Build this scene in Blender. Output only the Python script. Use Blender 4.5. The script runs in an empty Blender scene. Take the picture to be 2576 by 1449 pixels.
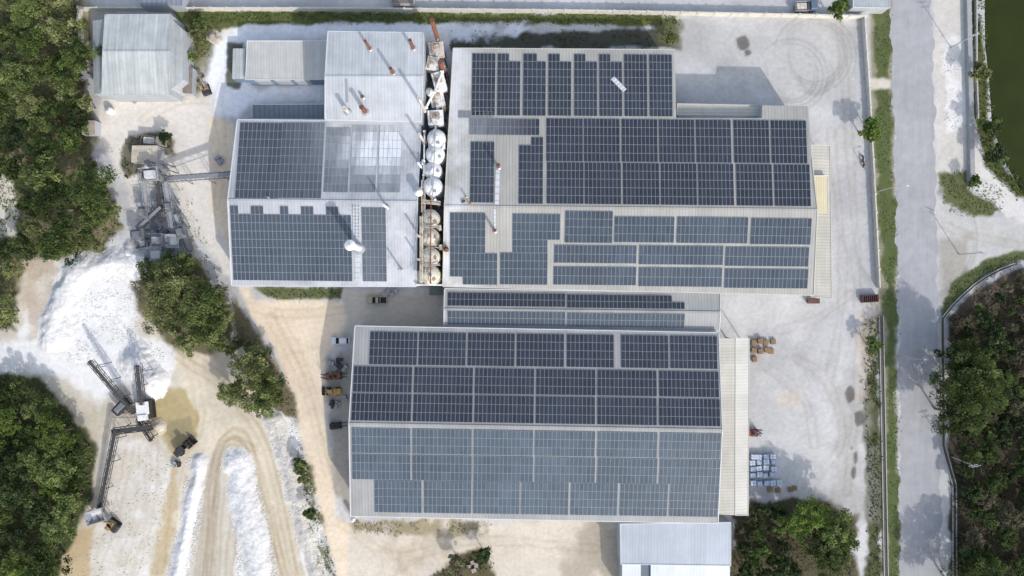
import bpy, bmesh, math, random
import numpy as np
from mathutils import Vector, Matrix
random.seed(7); RNG=np.random.default_rng(7)
scn=bpy.context.scene; COL=scn.collection
H=170.0; S=0.1; CX=1288.0; CY=724.5
V=Vector
def W(px,py,z=0.0):
    k=(H-z)/H*S
    return V(((px-CX)*k,-(py-CY)*k,z))
def plane3(a,b,c):
    n=(b-a).cross(c-a).normalized()
    if n.z<0: n=-n
    return (a.copy(),n)
def on_plane(px,py,pl):
    c=V((0,0,H)); d=W(px,py)-c
    return c+d*((pl[0]-c).dot(pl[1])/d.dot(pl[1]))
def lin(c): 
    c=c/255.0
    return c/12.92 if c<=0.04045 else ((c+0.055)/1.055)**2.4
def srgb(r,g,b): return (lin(r),lin(g),lin(b))

# ------------------------------------------------------------------ materials
def nodes_of(m):
    m.use_nodes=True; nt=m.node_tree; nt.nodes.clear(); return nt
def nd(nt,t,**k):
    n=nt.nodes.new(t)
    for a,b in k.items(): setattr(n,a,b)
    return n
def math_n(nt,op,a,b=None):
    n=nd(nt,'ShaderNodeMath',operation=op)
    for i,x in enumerate((a,b)):
        if x is None: continue
        if isinstance(x,(int,float)): n.inputs[i].default_value=x
        else: nt.links.new(x,n.inputs[i])
    return n.outputs[0]
def maprange(nt,x,a,b,c,d):
    n=nd(nt,'ShaderNodeMapRange'); nt.links.new(x,n.inputs[0])
    for i,q in enumerate((a,b,c,d)): n.inputs[i+1].default_value=q
    return n.outputs[0]
def noise_n(nt,vec,scale,detail=5,rough=.6):
    n=nd(nt,'ShaderNodeTexNoise'); nt.links.new(vec,n.inputs['Vector'])
    n.inputs['Scale'].default_value=scale; n.inputs['Detail'].default_value=detail; n.inputs['Roughness'].default_value=rough
    return n.outputs['Fac']
def scale_col(nt,col,val):
    n=nd(nt,'ShaderNodeVectorMath',operation='SCALE'); nt.links.new(col,n.inputs[0]); nt.links.new(val,n.inputs['Scale'])
    return n.outputs[0]
def mix_col(nt,fac,a,b):
    n=nd(nt,'ShaderNodeMix',data_type='RGBA'); nt.links.new(fac,n.inputs[0])
    for i,x in ((6,a),(7,b)):
        if isinstance(x,tuple): n.inputs[i].default_value=(*x,1)
        else: nt.links.new(x,n.inputs[i])
    return n.outputs[2]
def finish(nt,col,rough,metal=0,spec=.3,bump=None):
    p=nd(nt,'ShaderNodeBsdfPrincipled'); o=nd(nt,'ShaderNodeOutputMaterial')
    nt.links.new(col,p.inputs['Base Color'])
    if isinstance(rough,(int,float)): p.inputs['Roughness'].default_value=rough
    else: nt.links.new(rough,p.inputs['Roughness'])
    p.inputs['Metallic'].default_value=metal; p.inputs['Specular IOR Level'].default_value=spec
    if bump is not None:
        b=nd(nt,'ShaderNodeBump'); b.inputs['Strength'].default_value=bump[1]; b.inputs['Distance'].default_value=bump[2]
        nt.links.new(bump[0],b.inputs['Height']); nt.links.new(b.outputs[0],p.inputs['Normal'])
    nt.links.new(p.outputs[0],o.inputs[0]); return p
MC={}
def M(name,rgb,rough=.7,var=.18,scale=1.5,metal=0,spec=.3,rust=None,rib=None,dust=None,streak=0,bump=0):
    if name in MC: return MC[name]
    m=bpy.data.materials.new(name); nt=nodes_of(m)
    tc=nd(nt,'ShaderNodeTexCoord').outputs['Object']
    rgbn=nd(nt,'ShaderNodeRGB'); rgbn.outputs[0].default_value=(*srgb(*rgb),1); col=rgbn.outputs[0]
    nz=noise_n(nt,tc,scale)
    col=scale_col(nt,col,maprange(nt,nz,.25,.75,1-var,1+var))
    if streak:
        mp=nd(nt,'ShaderNodeMapping'); nt.links.new(tc,mp.inputs[0]); mp.inputs['Scale'].default_value=(1.1,.07,.3)
        col=scale_col(nt,col,maprange(nt,noise_n(nt,mp.outputs[0],1.0,4),.3,.7,1-streak,1+streak))
        big=noise_n(nt,tc,.07,5,.65)
        col=scale_col(nt,col,maprange(nt,big,.3,.7,.9,1.08))
    bsrc=None
    if rib:
        sx=nd(nt,'ShaderNodeSeparateXYZ'); nt.links.new(tc,sx.inputs[0])
        ax=sx.outputs[rib[2] if len(rib)>2 else 0]
        fr=math_n(nt,'FRACT',math_n(nt,'MULTIPLY',ax,1.0/rib[0]))
        l=math_n(nt,'LESS_THAN',fr,.3)
        col=scale_col(nt,col,maprange(nt,l,0,1,1.0,rib[1]))
        sh=math_n(nt,'FLOOR',math_n(nt,'MULTIPLY',ax,1.0/(rib[0]*5)))
        wn=nd(nt,'ShaderNodeTexWhiteNoise',noise_dimensions='1D'); nt.links.new(sh,wn.inputs['W'])
        col=scale_col(nt,col,maprange(nt,wn.outputs[0],0,1,.94,1.05))
        bsrc=l
    if rust:
        rz=noise_n(nt,tc,rust[1],6,.7)
        col=mix_col(nt,maprange(nt,rz,rust[2],rust[2]+.12,0,1),col,srgb(*rust[0]))
    if dust:
        g=nd(nt,'ShaderNodeNewGeometry').outputs['Position']
        sp=nd(nt,'ShaderNodeSeparateXYZ'); nt.links.new(g,sp.inputs[0])
        f=maprange(nt,sp.outputs[0],dust[0],dust[1],1,0)
        f=math_n(nt,'MULTIPLY',f,maprange(nt,noise_n(nt,g,.12,6,.65),.35,.6,0,1))
        f=math_n(nt,'MULTIPLY',f,dust[2])
        col=mix_col(nt,f,col,srgb(234,238,243))
    b=None
    if bump: b=(nz,.5,bump)
    elif bsrc is not None: b=(bsrc,.5,.03)
    finish(nt,col,rough,metal,spec,b)
    MC[name]=m; return m
def attr_mat(name,rough=.9,kind='ground'):
    m=bpy.data.materials.new(name); nt=nodes_of(m)
    a=nd(nt,'ShaderNodeAttribute',attribute_name='Col').outputs['Color']
    if kind=='leaf':
        d=nd(nt,'ShaderNodeBsdfPrincipled'); d.inputs['Roughness'].default_value=.6; d.inputs['Specular IOR Level'].default_value=.25
        oi=nd(nt,'ShaderNodeObjectInfo').outputs['Random']
        c=scale_col(nt,a,maprange(nt,oi,0,1,.72,1.3)); nt.links.new(c,d.inputs['Base Color'])
        t=nd(nt,'ShaderNodeBsdfTranslucent'); nt.links.new(c,t.inputs[0])
        x=nd(nt,'ShaderNodeMixShader'); x.inputs[0].default_value=.32
        nt.links.new(d.outputs[0],x.inputs[1]); nt.links.new(t.outputs[0],x.inputs[2])
        o=nd(nt,'ShaderNodeOutputMaterial'); nt.links.new(x.outputs[0],o.inputs[0]); return m
    g=nd(nt,'ShaderNodeTexCoord').outputs['Object']
    n1=noise_n(nt,g,.9,8,.65); n2=noise_n(nt,g,.06,5,.6); n3=noise_n(nt,g,3.0,3,.6); n4=noise_n(nt,g,.22,6,.7)
    col=scale_col(nt,a,maprange(nt,n1,.25,.75,.86,1.12))
    col=scale_col(nt,col,maprange(nt,n2,.3,.7,.92,1.07))
    col=scale_col(nt,col,maprange(nt,n4,.3,.7,.9,1.07))
    col=scale_col(nt,col,maprange(nt,n3,.25,.75,.92,1.07))
    h=n1
    if kind=='stone':
        vo=nd(nt,'ShaderNodeTexVoronoi'); nt.links.new(g,vo.inputs['Vector']); vo.inputs['Scale'].default_value=2.2
        col=scale_col(nt,col,maprange(nt,vo.outputs['Distance'],0,.6,1.06,.86)); h=vo.outputs['Distance']
    finish(nt,col,rough,0,.15,(h,.5,.07 if kind=='stone' else .06)); return m

# ------------------------------------------------------------------ mesh builder
class MB:
    def __init__(s,o=None):
        s.v=[];s.f=[];s.m=[];s.o=V(o) if o is not None else V((0,0,0))
    def add(s,vs,fs,mi=0):
        b=len(s.v); s.v+=[V(v)-s.o for v in vs]; s.f+=[[i+b for i in f] for f in fs]; s.m+=[mi]*len(fs); return s
    def box(s,c,d,rz=0,mi=0,tp=1.0):
        c=V(c); R=Matrix.Rotation(rz,3,'Z'); vs=[]
        for z,k in ((-1,1),(1,tp)):
            for x,y in ((-1,-1),(1,-1),(1,1),(-1,1)):
                vs.append(c+R@V((x*d[0]/2*k,y*d[1]/2*k,0))+V((0,0,z*d[2]/2)))
        return s.add(vs,[(3,2,1,0),(4,5,6,7),(0,1,5,4),(1,2,6,5),(2,3,7,6),(3,0,4,7)],mi)
    def bar(s,p0,p1,w,h,mi=0):
        p0=V(p0);p1=V(p1);d=(p1-p0).normalized(); up=V((0,0,1)) if abs(d.z)<.95 else V((1,0,0))
        a=d.cross(up).normalized(); b=a.cross(d).normalized(); vs=[]
        for p in (p0,p1):
            for x,y in ((-1,-1),(1,-1),(1,1),(-1,1)): vs.append(p+a*(x*w/2)+b*(y*h/2))
        return s.add(vs,[(3,2,1,0),(4,5,6,7),(0,1,5,4),(1,2,6,5),(2,3,7,6),(3,0,4,7)],mi)
    def tube(s,p0,p1,r0,r1=None,n=10,mi=0,cap=True):
        r1=r0 if r1 is None else r1
        p0=V(p0);p1=V(p1);d=(p1-p0).normalized(); up=V((0,0,1)) if abs(d.z)<.95 else V((1,0,0))
        a=d.cross(up).normalized(); b=a.cross(d).normalized(); vs=[]
        for p,r in ((p0,r0),(p1,r1)):
            for i in range(n):
                t=2*math.pi*i/n; vs.append(p+a*(r*math.cos(t))+b*(r*math.sin(t)))
        fs=[(i,(i+1)%n,n+(i+1)%n,n+i) for i in range(n)]
        if cap: fs+=[tuple(range(n))[::-1],tuple(range(n,2*n))]
        return s.add(vs,fs,mi)
    def lathe(s,prof,c=(0,0,0),n=18,mi=0):
        c=V(c); vs=[];fs=[]
        for r,z in prof:
            for i in range(n):
                t=2*math.pi*i/n; vs.append(c+V((r*math.cos(t),r*math.sin(t),z)))
        for j in range(len(prof)-1):
            for i in range(n): fs.append((j*n+i,j*n+(i+1)%n,(j+1)*n+(i+1)%n,(j+1)*n+i))
        fs.append(tuple(range((len(prof)-1)*n,len(prof)*n)))
        return s.add(vs,fs,mi)
    def slab(s,poly,t,mi=0):
        n=len(poly); vs=[V(p) for p in poly]+[V(p)-V((0,0,t)) for p in poly]
        fs=[tuple(range(n)),tuple(range(2*n-1,n-1,-1))]+[(i,n+i,n+(i+1)%n,(i+1)%n) for i in range(n)]
        return s.add(vs,fs,mi)
    def loft(s,secs,mi=0):
        n=len(secs[0]); vs=[p for q in secs for p in q]; fs=[]
        for j in range(len(secs)-1):
            for i in range(n): fs.append((j*n+i,j*n+(i+1)%n,(j+1)*n+(i+1)%n,(j+1)*n+i))
        fs+=[tuple(range(n))[::-1],tuple(range((len(secs)-1)*n,len(secs)*n))]
        return s.add(vs,fs,mi)
    def build(s,name,mats,parent=None,smooth=False,label=None):
        me=bpy.data.meshes.new(name); me.from_pydata([tuple(v) for v in s.v],[],s.f)
        if not isinstance(mats,(list,tuple)): mats=[mats]
        for m in mats: me.materials.append(m)
        me.polygons.foreach_set('material_index',s.m)
        bm=bmesh.new(); bm.from_mesh(me); bmesh.ops.recalc_face_normals(bm,faces=bm.faces[:]); bm.to_mesh(me); bm.free()
        if smooth: me.polygons.foreach_set('use_smooth',[True]*len(me.polygons))
        o=bpy.data.objects.new(name,me); COL.objects.link(o)
        if parent: o.parent=parent
        if label: o['label']=label
        return o
def tag(o,label=None,cat=None,group=None,kind=None):
    if label: o['label']=label
    if cat: o['category']=cat
    if group: o['group']=group
    if kind: o['kind']=kind
    return o
def thing(name,label,cat,loc=(0,0,0),rz=0,group=None):
    o=bpy.data.objects.new(name,None); COL.objects.link(o); o.location=loc; o.rotation_euler=(0,0,rz); o.empty_display_size=.5
    return tag(o,label,cat,group)
def kids(o): return [c for c in bpy.data.objects if c.parent==o]
def dup(root,loc,rz=0,label=None,group=None,scale=None,ch=None):
    r=root.copy(); COL.objects.link(r); r.location=loc; r.rotation_euler=(0,0,rz)
    if label: r['label']=label
    if group: r['group']=group
    if scale: r.scale=scale
    for c in (ch if ch is not None else kids(root)):
        d=c.copy(); COL.objects.link(d); d.parent=r
        if ch is None:
            for g in kids(c):
                e=g.copy(); COL.objects.link(e); e.parent=d
    return r
ORD=['first','second','third','fourth','fifth','sixth','seventh','eighth','ninth','tenth','eleventh','twelfth']

# ------------------------------------------------------------------ numpy helpers
def vnoise(X,Y,sc,seed):
    r=np.random.default_rng(seed).random((256,256))
    x=X/sc;y=Y/sc; xi=np.floor(x).astype(int);yi=np.floor(y).astype(int); fx=x-xi;fy=y-yi
    fx=fx*fx*(3-2*fx);fy=fy*fy*(3-2*fy)
    a=r[xi%256,yi%256];b=r[(xi+1)%256,yi%256];c=r[xi%256,(yi+1)%256];d=r[(xi+1)%256,(yi+1)%256]
    return (a*(1-fx)+b*fx)*(1-fy)+(c*(1-fx)+d*fx)*fy
def fbm(X,Y,sc,seed,o=4):
    t=0;a=.5;s=0
    for k in range(o):
        t=t+a*vnoise(X,Y,sc/2**k,seed+k); s+=a; a*=.5
    return t/s
def sdf(poly,X,Y):
    d=np.full(X.shape,1e18); ins=np.zeros(X.shape,bool); n=len(poly)
    for i in range(n):
        ax,ay=poly[i];bx,by=poly[(i+1)%n]
        ex,ey=bx-ax,by-ay; L=ex*ex+ey*ey+1e-9
        t=np.clip(((X-ax)*ex+(Y-ay)*ey)/L,0,1)
        d=np.minimum(d,(X-ax-t*ex)**2+(Y-ay-t*ey)**2)
        if ay!=by:
            c=((ay>Y)!=(by>Y))&(X<(bx-ax)*(Y-ay)/(by-ay)+ax); ins^=c
    d=np.sqrt(d); return np.where(ins,d,-d)
def dline(pts,X,Y):
    d=np.full(X.shape,1e18)
    for (ax,ay),(bx,by) in zip(pts[:-1],pts[1:]):
        ex,ey=bx-ax,by-ay; L=ex*ex+ey*ey+1e-9
        t=np.clip(((X-ax)*ex+(Y-ay)*ey)/L,0,1)
        d=np.minimum(d,(X-ax-t*ex)**2+(Y-ay-t*ey)**2)
    return np.sqrt(d)
def smooth(pts,n=6):
    P=[np.array(p,float) for p in pts]; P=[2*P[0]-P[1]]+P+[2*P[-1]-P[-2]]; out=[]
    for i in range(1,len(P)-2):
        for k in range(n):
            t=k/n; a,b,c,d=P[i-1],P[i],P[i+1],P[i+2]
            out.append(tuple(.5*((2*b)+(-a+c)*t+(2*a-5*b+4*c-d)*t*t+(-a+3*b-3*c+d)*t**3)))
    out.append(tuple(P[-2])); return out
def sample_poly(poly,n,sp=0):
    P=np.array(poly); lo=P.min(0);hi=P.max(0); out=[]
    while len(out)<n:
        q=lo+(hi-lo)*RNG.random((max(n,64)*2,2)); k=sdf(poly,q[:,0],q[:,1])>0; q=q[k]
        out+=list(q)
    return np.array(out[:n])
def np_mesh(name,co,quads,mat,cols=None,parent=None):
    k=quads.shape[1]; me=bpy.data.meshes.new(name); me.vertices.add(len(co)); me.vertices.foreach_set('co',co.astype(np.float32).ravel())
    me.loops.add(quads.size); me.loops.foreach_set('vertex_index',quads.astype(np.int32).ravel())
    me.polygons.add(len(quads)); me.polygons.foreach_set('loop_start',np.arange(0,quads.size,k,dtype=np.int32))
    if cols is not None:
        a=me.color_attributes.new('Col','FLOAT_COLOR','POINT'); c4=np.ones((len(co),4),np.float32); c4[:,:3]=cols; a.data.foreach_set('color',c4.ravel())
    me.materials.append(mat); me.update(calc_edges=True); me.validate()
    o=bpy.data.objects.new(name,me); COL.objects.link(o)
    if parent: o.parent=parent
    return o
LEAF=attr_mat('leaf',kind='leaf')
def leaves(name,c,size,cols,up=.6,parent=None):
    n=len(c); nr=RNG.normal(size=(n,3)); nr/=np.linalg.norm(nr,axis=1)[:,None]; nr[:,2]+=up; nr/=np.linalg.norm(nr,axis=1)[:,None]
    t=np.cross(nr,RNG.normal(size=(n,3))); t/=np.linalg.norm(t,axis=1)[:,None]; b=np.cross(nr,t)
    s=np.asarray(size).reshape(-1,1)*np.ones((n,1))
    co=np.stack([c-t*s,c-b*s*.55,c+t*s,c+b*s*.55],1).reshape(-1,3)
    q=np.arange(4*n).reshape(n,4)
    return np_mesh(name,co,q,LEAF,np.repeat(cols,4,axis=0),parent)

# ------------------------------------------------------------------ world, sun, camera
EL=math.radians(32.5); AZ=V((.54,-.84,0)).normalized()
sd=V((AZ.x*math.cos(EL),AZ.y*math.cos(EL),math.sin(EL)))
w=bpy.data.worlds.new('World'); scn.world=w; w.use_nodes=True; nt=w.node_tree; nt.nodes.clear()
sky=nd(nt,'ShaderNodeTexSky',sky_type='NISHITA'); sky.sun_disc=False; sky.sun_elevation=EL; sky.sun_rotation=math.atan2(sd.x,sd.y); sky.dust_density=3.0; sky.air_density=1.0
hz=nd(nt,'ShaderNodeVectorMath',operation='ADD'); nt.links.new(sky.outputs[0],hz.inputs[0]); hz.inputs[1].default_value=(1.52,1.62,1.76)   # bright high haze over the clear sky
bg=nd(nt,'ShaderNodeBackground'); bg.inputs[1].default_value=.15; wo=nd(nt,'ShaderNodeOutputWorld')
nt.links.new(hz.outputs[0],bg.inputs[0]); nt.links.new(bg.outputs[0],wo.inputs[0])
sl=bpy.data.lights.new('sun','SUN'); sl.energy=2.7; sl.angle=math.radians(.9); sl.color=(1,.965,.915)
so=bpy.data.objects.new('sun',sl); COL.objects.link(so); so.rotation_euler=sd.to_track_quat('Z','Y').to_euler(); so.location=(60,-100,120)
cam=bpy.data.cameras.new('camera'); co_=bpy.data.objects.new('camera',cam); COL.objects.link(co_); co_.location=(0,0,H)
cam.sensor_width=36; cam.lens=36*H/257.6; cam.clip_end=20000; scn.camera=co_
scn.view_settings.view_transform='Standard'; scn.view_settings.look='None'; scn.view_settings.exposure=0

# ------------------------------------------------------------------ ground sheet
far=np.array([400,900,1800,4000,9000,20000,45000.])
xs=np.concatenate([-160-far[::-1],np.arange(-160,2740,4.0),2736+far]); ys=np.concatenate([-160-far[::-1],np.arange(-160,1612,4.0),1608+far])
X,Y=np.meshgrid(xs,ys)
col=np.zeros(X.shape+(3,)); a=np.array(srgb(203,203,203));b=np.array(srgb(184,184,185))
n1=fbm(X,Y,160,1,5)[...,None]; t=np.clip((n1-.35)/.3,0,1); col[:]=a*t+b*(1-t)
WX=(fbm(X,Y,60,11,4)-.5)*2; WF=(fbm(X,Y,22,21,3)-.5)*2
def paint(c,poly,soft=10,warp=14,op=1.0,patch=0):
    d=sdf(poly,X,Y)+warp*(WX+.6*WF)*1.3; f=np.clip(d/soft+.5,0,1); f=f*f*(3-2*f)*op
    if patch: f=f*np.clip((fbm(X,Y,35,int(patch*100),4)-.5+ .25)/.25,0,1)
    col[:]=col*(1-f[...,None])+np.array(srgb(*c))*f[...,None]
paint((226,220,211),[(245,240),(540,200),(560,60),(1135,50),(1135,115),(820,110),(600,120),(560,300),(575,560),(620,720),(560,690),(480,560),(430,470),(330,500),(300,440),(250,360)],20,12)
paint((236,240,246),[(545,110),(620,64),(1135,50),(1135,84),(830,92),(640,100),(600,120),(590,190),(640,222),(815,208),(815,262),(630,262),(600,300),(535,300),(520,220)],24,12,.97)
paint((208,201,188),[(-300,640),(330,630),(480,620),(600,790),(720,1000),(760,1130),(850,1700),(-300,1700)],14,8)
paint((216,206,186),[(430,880),(560,880),(690,1040),(700,1150),(780,1460),(650,1460),(640,1260),(600,1120),(540,1120),(490,1190),(440,1460),(400,1460),(450,1200),(470,1060),(450,980)],24,12)
paint((236,236,235),[(130,650),(345,636),(350,830),(440,890),(430,985),(300,975),(250,1030),(150,940),(0,930),(-300,900),(-300,840),(40,850),(60,780),(130,760)],24,18)
paint((224,222,218),[(250,1130),(330,1080),(450,1180),(400,1460),(200,1460),(240,1300)],24,16)
paint((232,232,231),[(486,1160),(510,1150),(496,1290),(462,1470),(425,1470),(456,1300)],30,12)
paint((234,234,233),[(582,1170),(620,1145),(650,1290),(690,1470),(610,1470),(592,1300)],30,12)
paint((194,184,164),[(-60,1000),(380,1000),(450,1180),(430,1460),(100,1460)],60,40,.5,.22)
paint((182,166,126),[(378,975),(470,970),(500,1050),(480,1120),(440,1150),(395,1090),(366,1030)],12,10)
paint((148,138,110),[(400,1060),(475,1050),(480,1090),(435,1115),(400,1090)],14,12,.8)
paint((196,180,148),[(425,1180),(456,1150),(436,1350),(405,1449),(376,1449),(410,1300)],14,10,.95)
paint((196,178,146),[(170,1340),(240,1320),(222,1470),(140,1470)],10,8)
paint((192,184,168),[(500,920),(560,900),(640,1060),(600,1090),(520,1020)],40,30,.6)
paint((220,215,207),[(330,460),(470,440),(500,600),(430,650),(330,650)],20,15)
paint((166,172,182),[(345,480),(440,470),(475,640),(345,650)],20,15,.85)
paint((229,213,190),[(520,290),(590,300),(595,700),(650,755),(862,757),(880,800),(822,900),(818,1050),(850,1300),(900,1330),(900,1470),(850,1470),(800,1300),(735,1000),(690,880),(620,790),(575,620),(532,520)],18,8)
paint((196,188,176),[(868,735),(1118,735),(1118,828),(872,828)],16,12)
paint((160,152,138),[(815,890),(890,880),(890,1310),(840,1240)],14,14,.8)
paint((214,205,190),[(880,1310),(1565,1310),(1565,1600),(860,1600)],16,10)
paint((138,128,96),[(885,1308),(1240,1312),(1230,1345),(1100,1352),(960,1350),(885,1335)],14,14,.8,.31)
paint((160,150,132),[(1480,1315),(1565,1315),(1565,1460),(1400,1460)],40,30,.6)
paint((176,160,136),[(940,1340),(1120,1330),(1120,1430),(960,1420)],40,40,.55,.37)
paint((100,94,70),[(1080,1449),(1150,1395),(1240,1370),(1250,1520),(1080,1520)],16,14)
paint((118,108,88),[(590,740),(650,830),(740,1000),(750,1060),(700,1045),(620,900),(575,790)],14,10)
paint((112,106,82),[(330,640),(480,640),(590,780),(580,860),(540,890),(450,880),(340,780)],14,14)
paint((196,186,166),[(540,880),(600,850),(640,890),(560,940)],20,16,.7)
paint((230,228,224),[(670,1050),(735,1050),(800,1300),(840,1460),(780,1460),(720,1230)],14,14)
paint((108,106,72),[(735,1140),(775,1150),(810,1300),(850,1460),(810,1460),(760,1300)],10,12,.9,.53)
# woodland floors, banks
paint((84,86,58),[(-400,-300),(205,-300),(205,25),(225,60),(212,240),(240,330),(235,410),(290,510),(305,570),(262,645),(110,650),(45,700),(40,830),(-400,860)],16,14)
paint((160,150,122),[(-400,-300),(205,-300),(240,330),(290,510),(305,570),(262,645),(-400,860)],30,30,.6,.67)
paint((214,208,196),[(-60,420),(10,430),(40,520),(30,590),(-60,600)],14,12)
paint((196,182,166),[(60,660),(140,655),(130,860),(70,850)],20,20,.9,.4)
paint((78,82,56),[(-400,935),(100,950),(190,1055),(240,1130),(234,1250),(190,1340),(160,1400),(110,1600),(-400,1600)],14,12)
paint((98,106,64),[(425,24),(1700,38),(1700,64),(1135,58),(900,58),(620,60),(560,72),(500,150),(465,240),(440,200),(460,70)],8,8)
paint((122,118,88),[(465,60),(550,70),(520,140),(500,240),(460,240)],16,16,.8)
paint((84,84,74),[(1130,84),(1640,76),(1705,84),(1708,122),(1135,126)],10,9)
paint((232,236,242),[(1130,56),(1330,62),(1300,84),(1240,112),(1130,100)],16,14,.9,.47)
paint((104,106,76),[(1640,50),(1712,52),(1712,112),(1660,112)],10,10)
paint((106,112,78),[(640,722),(862,724),(858,752),(680,752)],8,6)
paint((98,94,74),[(325,340),(430,335),(440,390),(400,400),(310,450),(305,400)],12,12,.9)
paint((74,78,60),[(575,110),(615,105),(600,220),(572,215)],8,8,.9)
paint((92,88,68),[(1840,1270),(2050,1250),(2155,1300),(2150,1500),(1840,1500)],14,16)
paint((150,146,128),[(2186,-400),(2240,-400),(2256,500),(2266,1800),(2220,1800),(2208,800),(2196,490),(2188,200)],8,6)
paint((92,102,64),[(2196,-400),(2234,-400),(2247,400),(2256,600),(2262,1800),(2234,1800),(2226,800),(2208,490),(2198,230)],12,14)
paint((210,203,192),[(2180,192),(2246,198),(2246,226),(2180,224)],10,8)
paint((86,90,62),[(2170,800),(2212,800),(2218,1460),(2180,1460),(2182,1260),(2172,1050)],12,12)
paint((208,204,197),[(2340,-400),(2428,-400),(2446,470),(2356,470)],8,5)
paint((232,230,228),[(2380,100),(2425,80),(2440,300),(2390,330)],18,16,.9)
paint((100,106,72),[(2362,440),(2422,430),(2530,480),(2522,530),(2450,552),(2372,532)],12,14)
paint((218,216,213),[(2438,300),(2485,420),(2576,500),(2900,560),(2900,640),(2560,560),(2440,470)],10,12)
paint((194,193,190),[(2355,500),(2440,540),(2700,600),(2900,640),(2560,642),(2440,700),(2365,790)],14,10)
paint((160,154,144),[(2365,600),(2440,590),(2430,700),(2368,780)],24,14,.7)
paint((96,104,68),[(2366,785),(2395,715),(2470,655),(2560,632),(2900,600),(2900,650),(2540,662),(2480,692),(2430,735),(2372,805)],8,6)
paint((78,72,60),[(2385,800),(2440,745),(2576,665),(2900,640),(2900,1700),(2395,1700)],10,10)
paint((112,100,88),[(2400,790),(2450,745),(2576,670),(2700,640),(2700,800),(2576,840),(2470,830)],24,24,.8)
paint((88,92,54),[(2448,0),(2476,120),(2490,250),(2490,330),(2530,420),(2600,500),(2560,500),(2480,420),(2452,300),(2440,0)],8,8)
paint((168,166,162),[(2100,920),(2175,900),(2185,1300),(2110,1260)],50,40,.5)
paint((172,170,166),[(1705,60),(2175,60),(2175,300),(1705,160)],60,30,.4)
paint((212,200,186),[(1960,980),(2010,980),(2010,1020),(1960,1020)],30,20,.6)
paint((204,190,176),[(2150,780),(2200,760),(2190,1000),(2160,1000)],24,20,.6)
paint((174,173,171),[(1900,860),(2020,840),(2060,940),(1900,960)],50,40,.5,.71)
for (x,y,r,e) in ((1868,110,20,1.),(1880,132,9,1.1),(2138,990,12,1.8),(2162,1052,15,1.2),(2153,1150,7,2.4),(2148,1190,6,3),(2142,1128,5,1.2),(2166,960,4,1.5),(1938,1262,5,1)):
    p=[(x+r*random.uniform(.75,1.2)*math.cos(k*.628),y+r*e*random.uniform(.75,1.2)*math.sin(k*.628)) for k in range(10)]; paint((112,110,107),p,6,3,.95)
for cx,cy,rs in ((2050,140,(66,74,82,92,104)),(1990,190,(60,68,80,92)),(2050,190,(40,48)),(2300,600,(150,158))):
    R=np.hypot(X-cx,Y-cy); A=np.arctan2(Y-cy,X-cx)
    for k,r in enumerate(rs):
        f=np.exp(-((R-r)/3.2)**2)*.2*np.clip(np.sin(A*1.0+k*.7)+.6,0,1); col*=(1-f[...,None])
TR=[[(2110,60),(2140,400),(2160,900),(2130,1240)],[(2090,330),(2120,700),(2080,1000)],[(1960,830),(2060,800),(2140,740)],[(700,790),(780,960),(840,1180),(880,1330)],[(680,800),(765,970),(822,1190)],[(545,520),(560,380),(550,240),(600,110)],
[(500,1449),(530,1220),(560,1110),(620,1110),(660,1260),(720,1449)],[(540,1449),(555,1220),(580,1150),(600,1180),(575,1449)],[(520,1449),(545,1190),(575,1110),(640,1130)],[(530,1449),(540,1200),(560,1125),(600,1125),(650,1230),(700,1449)],[(440,890),(540,960),(640,1070),(690,1200),(740,1440)],[(455,880),(560,950),(660,1070),(705,1200),(755,1440)],[(470,900),(500,1000),(500,1090),(450,1170),(420,1440)],[(360,300),(440,260),(530,250)],[(330,1110),(300,1250),(240,1440)],[(360,1130),(350,1280),(300,1440)],[(390,1120),(380,1280),(340,1440)],[(2000,900),(2080,960),(2120,1100),(2060,1200)],[(1900,900),(2020,1000),(2050,1120)],[(620,770),(720,790),(860,780)],[(860,1320),(1000,1400),(1200,1360),(1500,1380)],[(2360,560),(2440,590),(2576,620)],[(510,1449),(535,1200),(565,1105),(615,1100),(665,1240),(715,1449)]]
for q,pts in enumerate(TR):
    qr=1.5 if 5<q<12 or q==22 else 1.0
    d=dline(smooth(pts),X,Y)+WX*6
    f=(np.exp(-((d-9)/3.5)**2)*.12*qr+np.exp(-(d/14)**2)*.03*qr)*np.clip(.4+fbm(X,Y,80,q+60,3),0,1); col*=(1-f[...,None]*np.array((.85,1.,1.25)))
out=np.clip((np.maximum(np.maximum(-100-X,X-2680),np.maximum(-100-Y,Y-1560)))/200,0,1)[...,None]
col[:]=col*(1-out)+np.array(srgb(120,122,84))*out
ny,nx=X.shape; co=np.stack([(X-CX)*S,-(Y-CY)*S,np.zeros(X.shape)],-1).reshape(-1,3)
i=np.arange(ny*nx).reshape(ny,nx); q=np.stack([i[1:,:-1],i[1:,1:],i[:-1,1:],i[:-1,:-1]],-1).reshape(-1,4)
g=np_mesh('ground',co,q,attr_mat('ground_dust'),col.reshape(-1,3)); tag(g,'pale dusty yard, tracks and quarry floor','ground',kind='structure')

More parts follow.
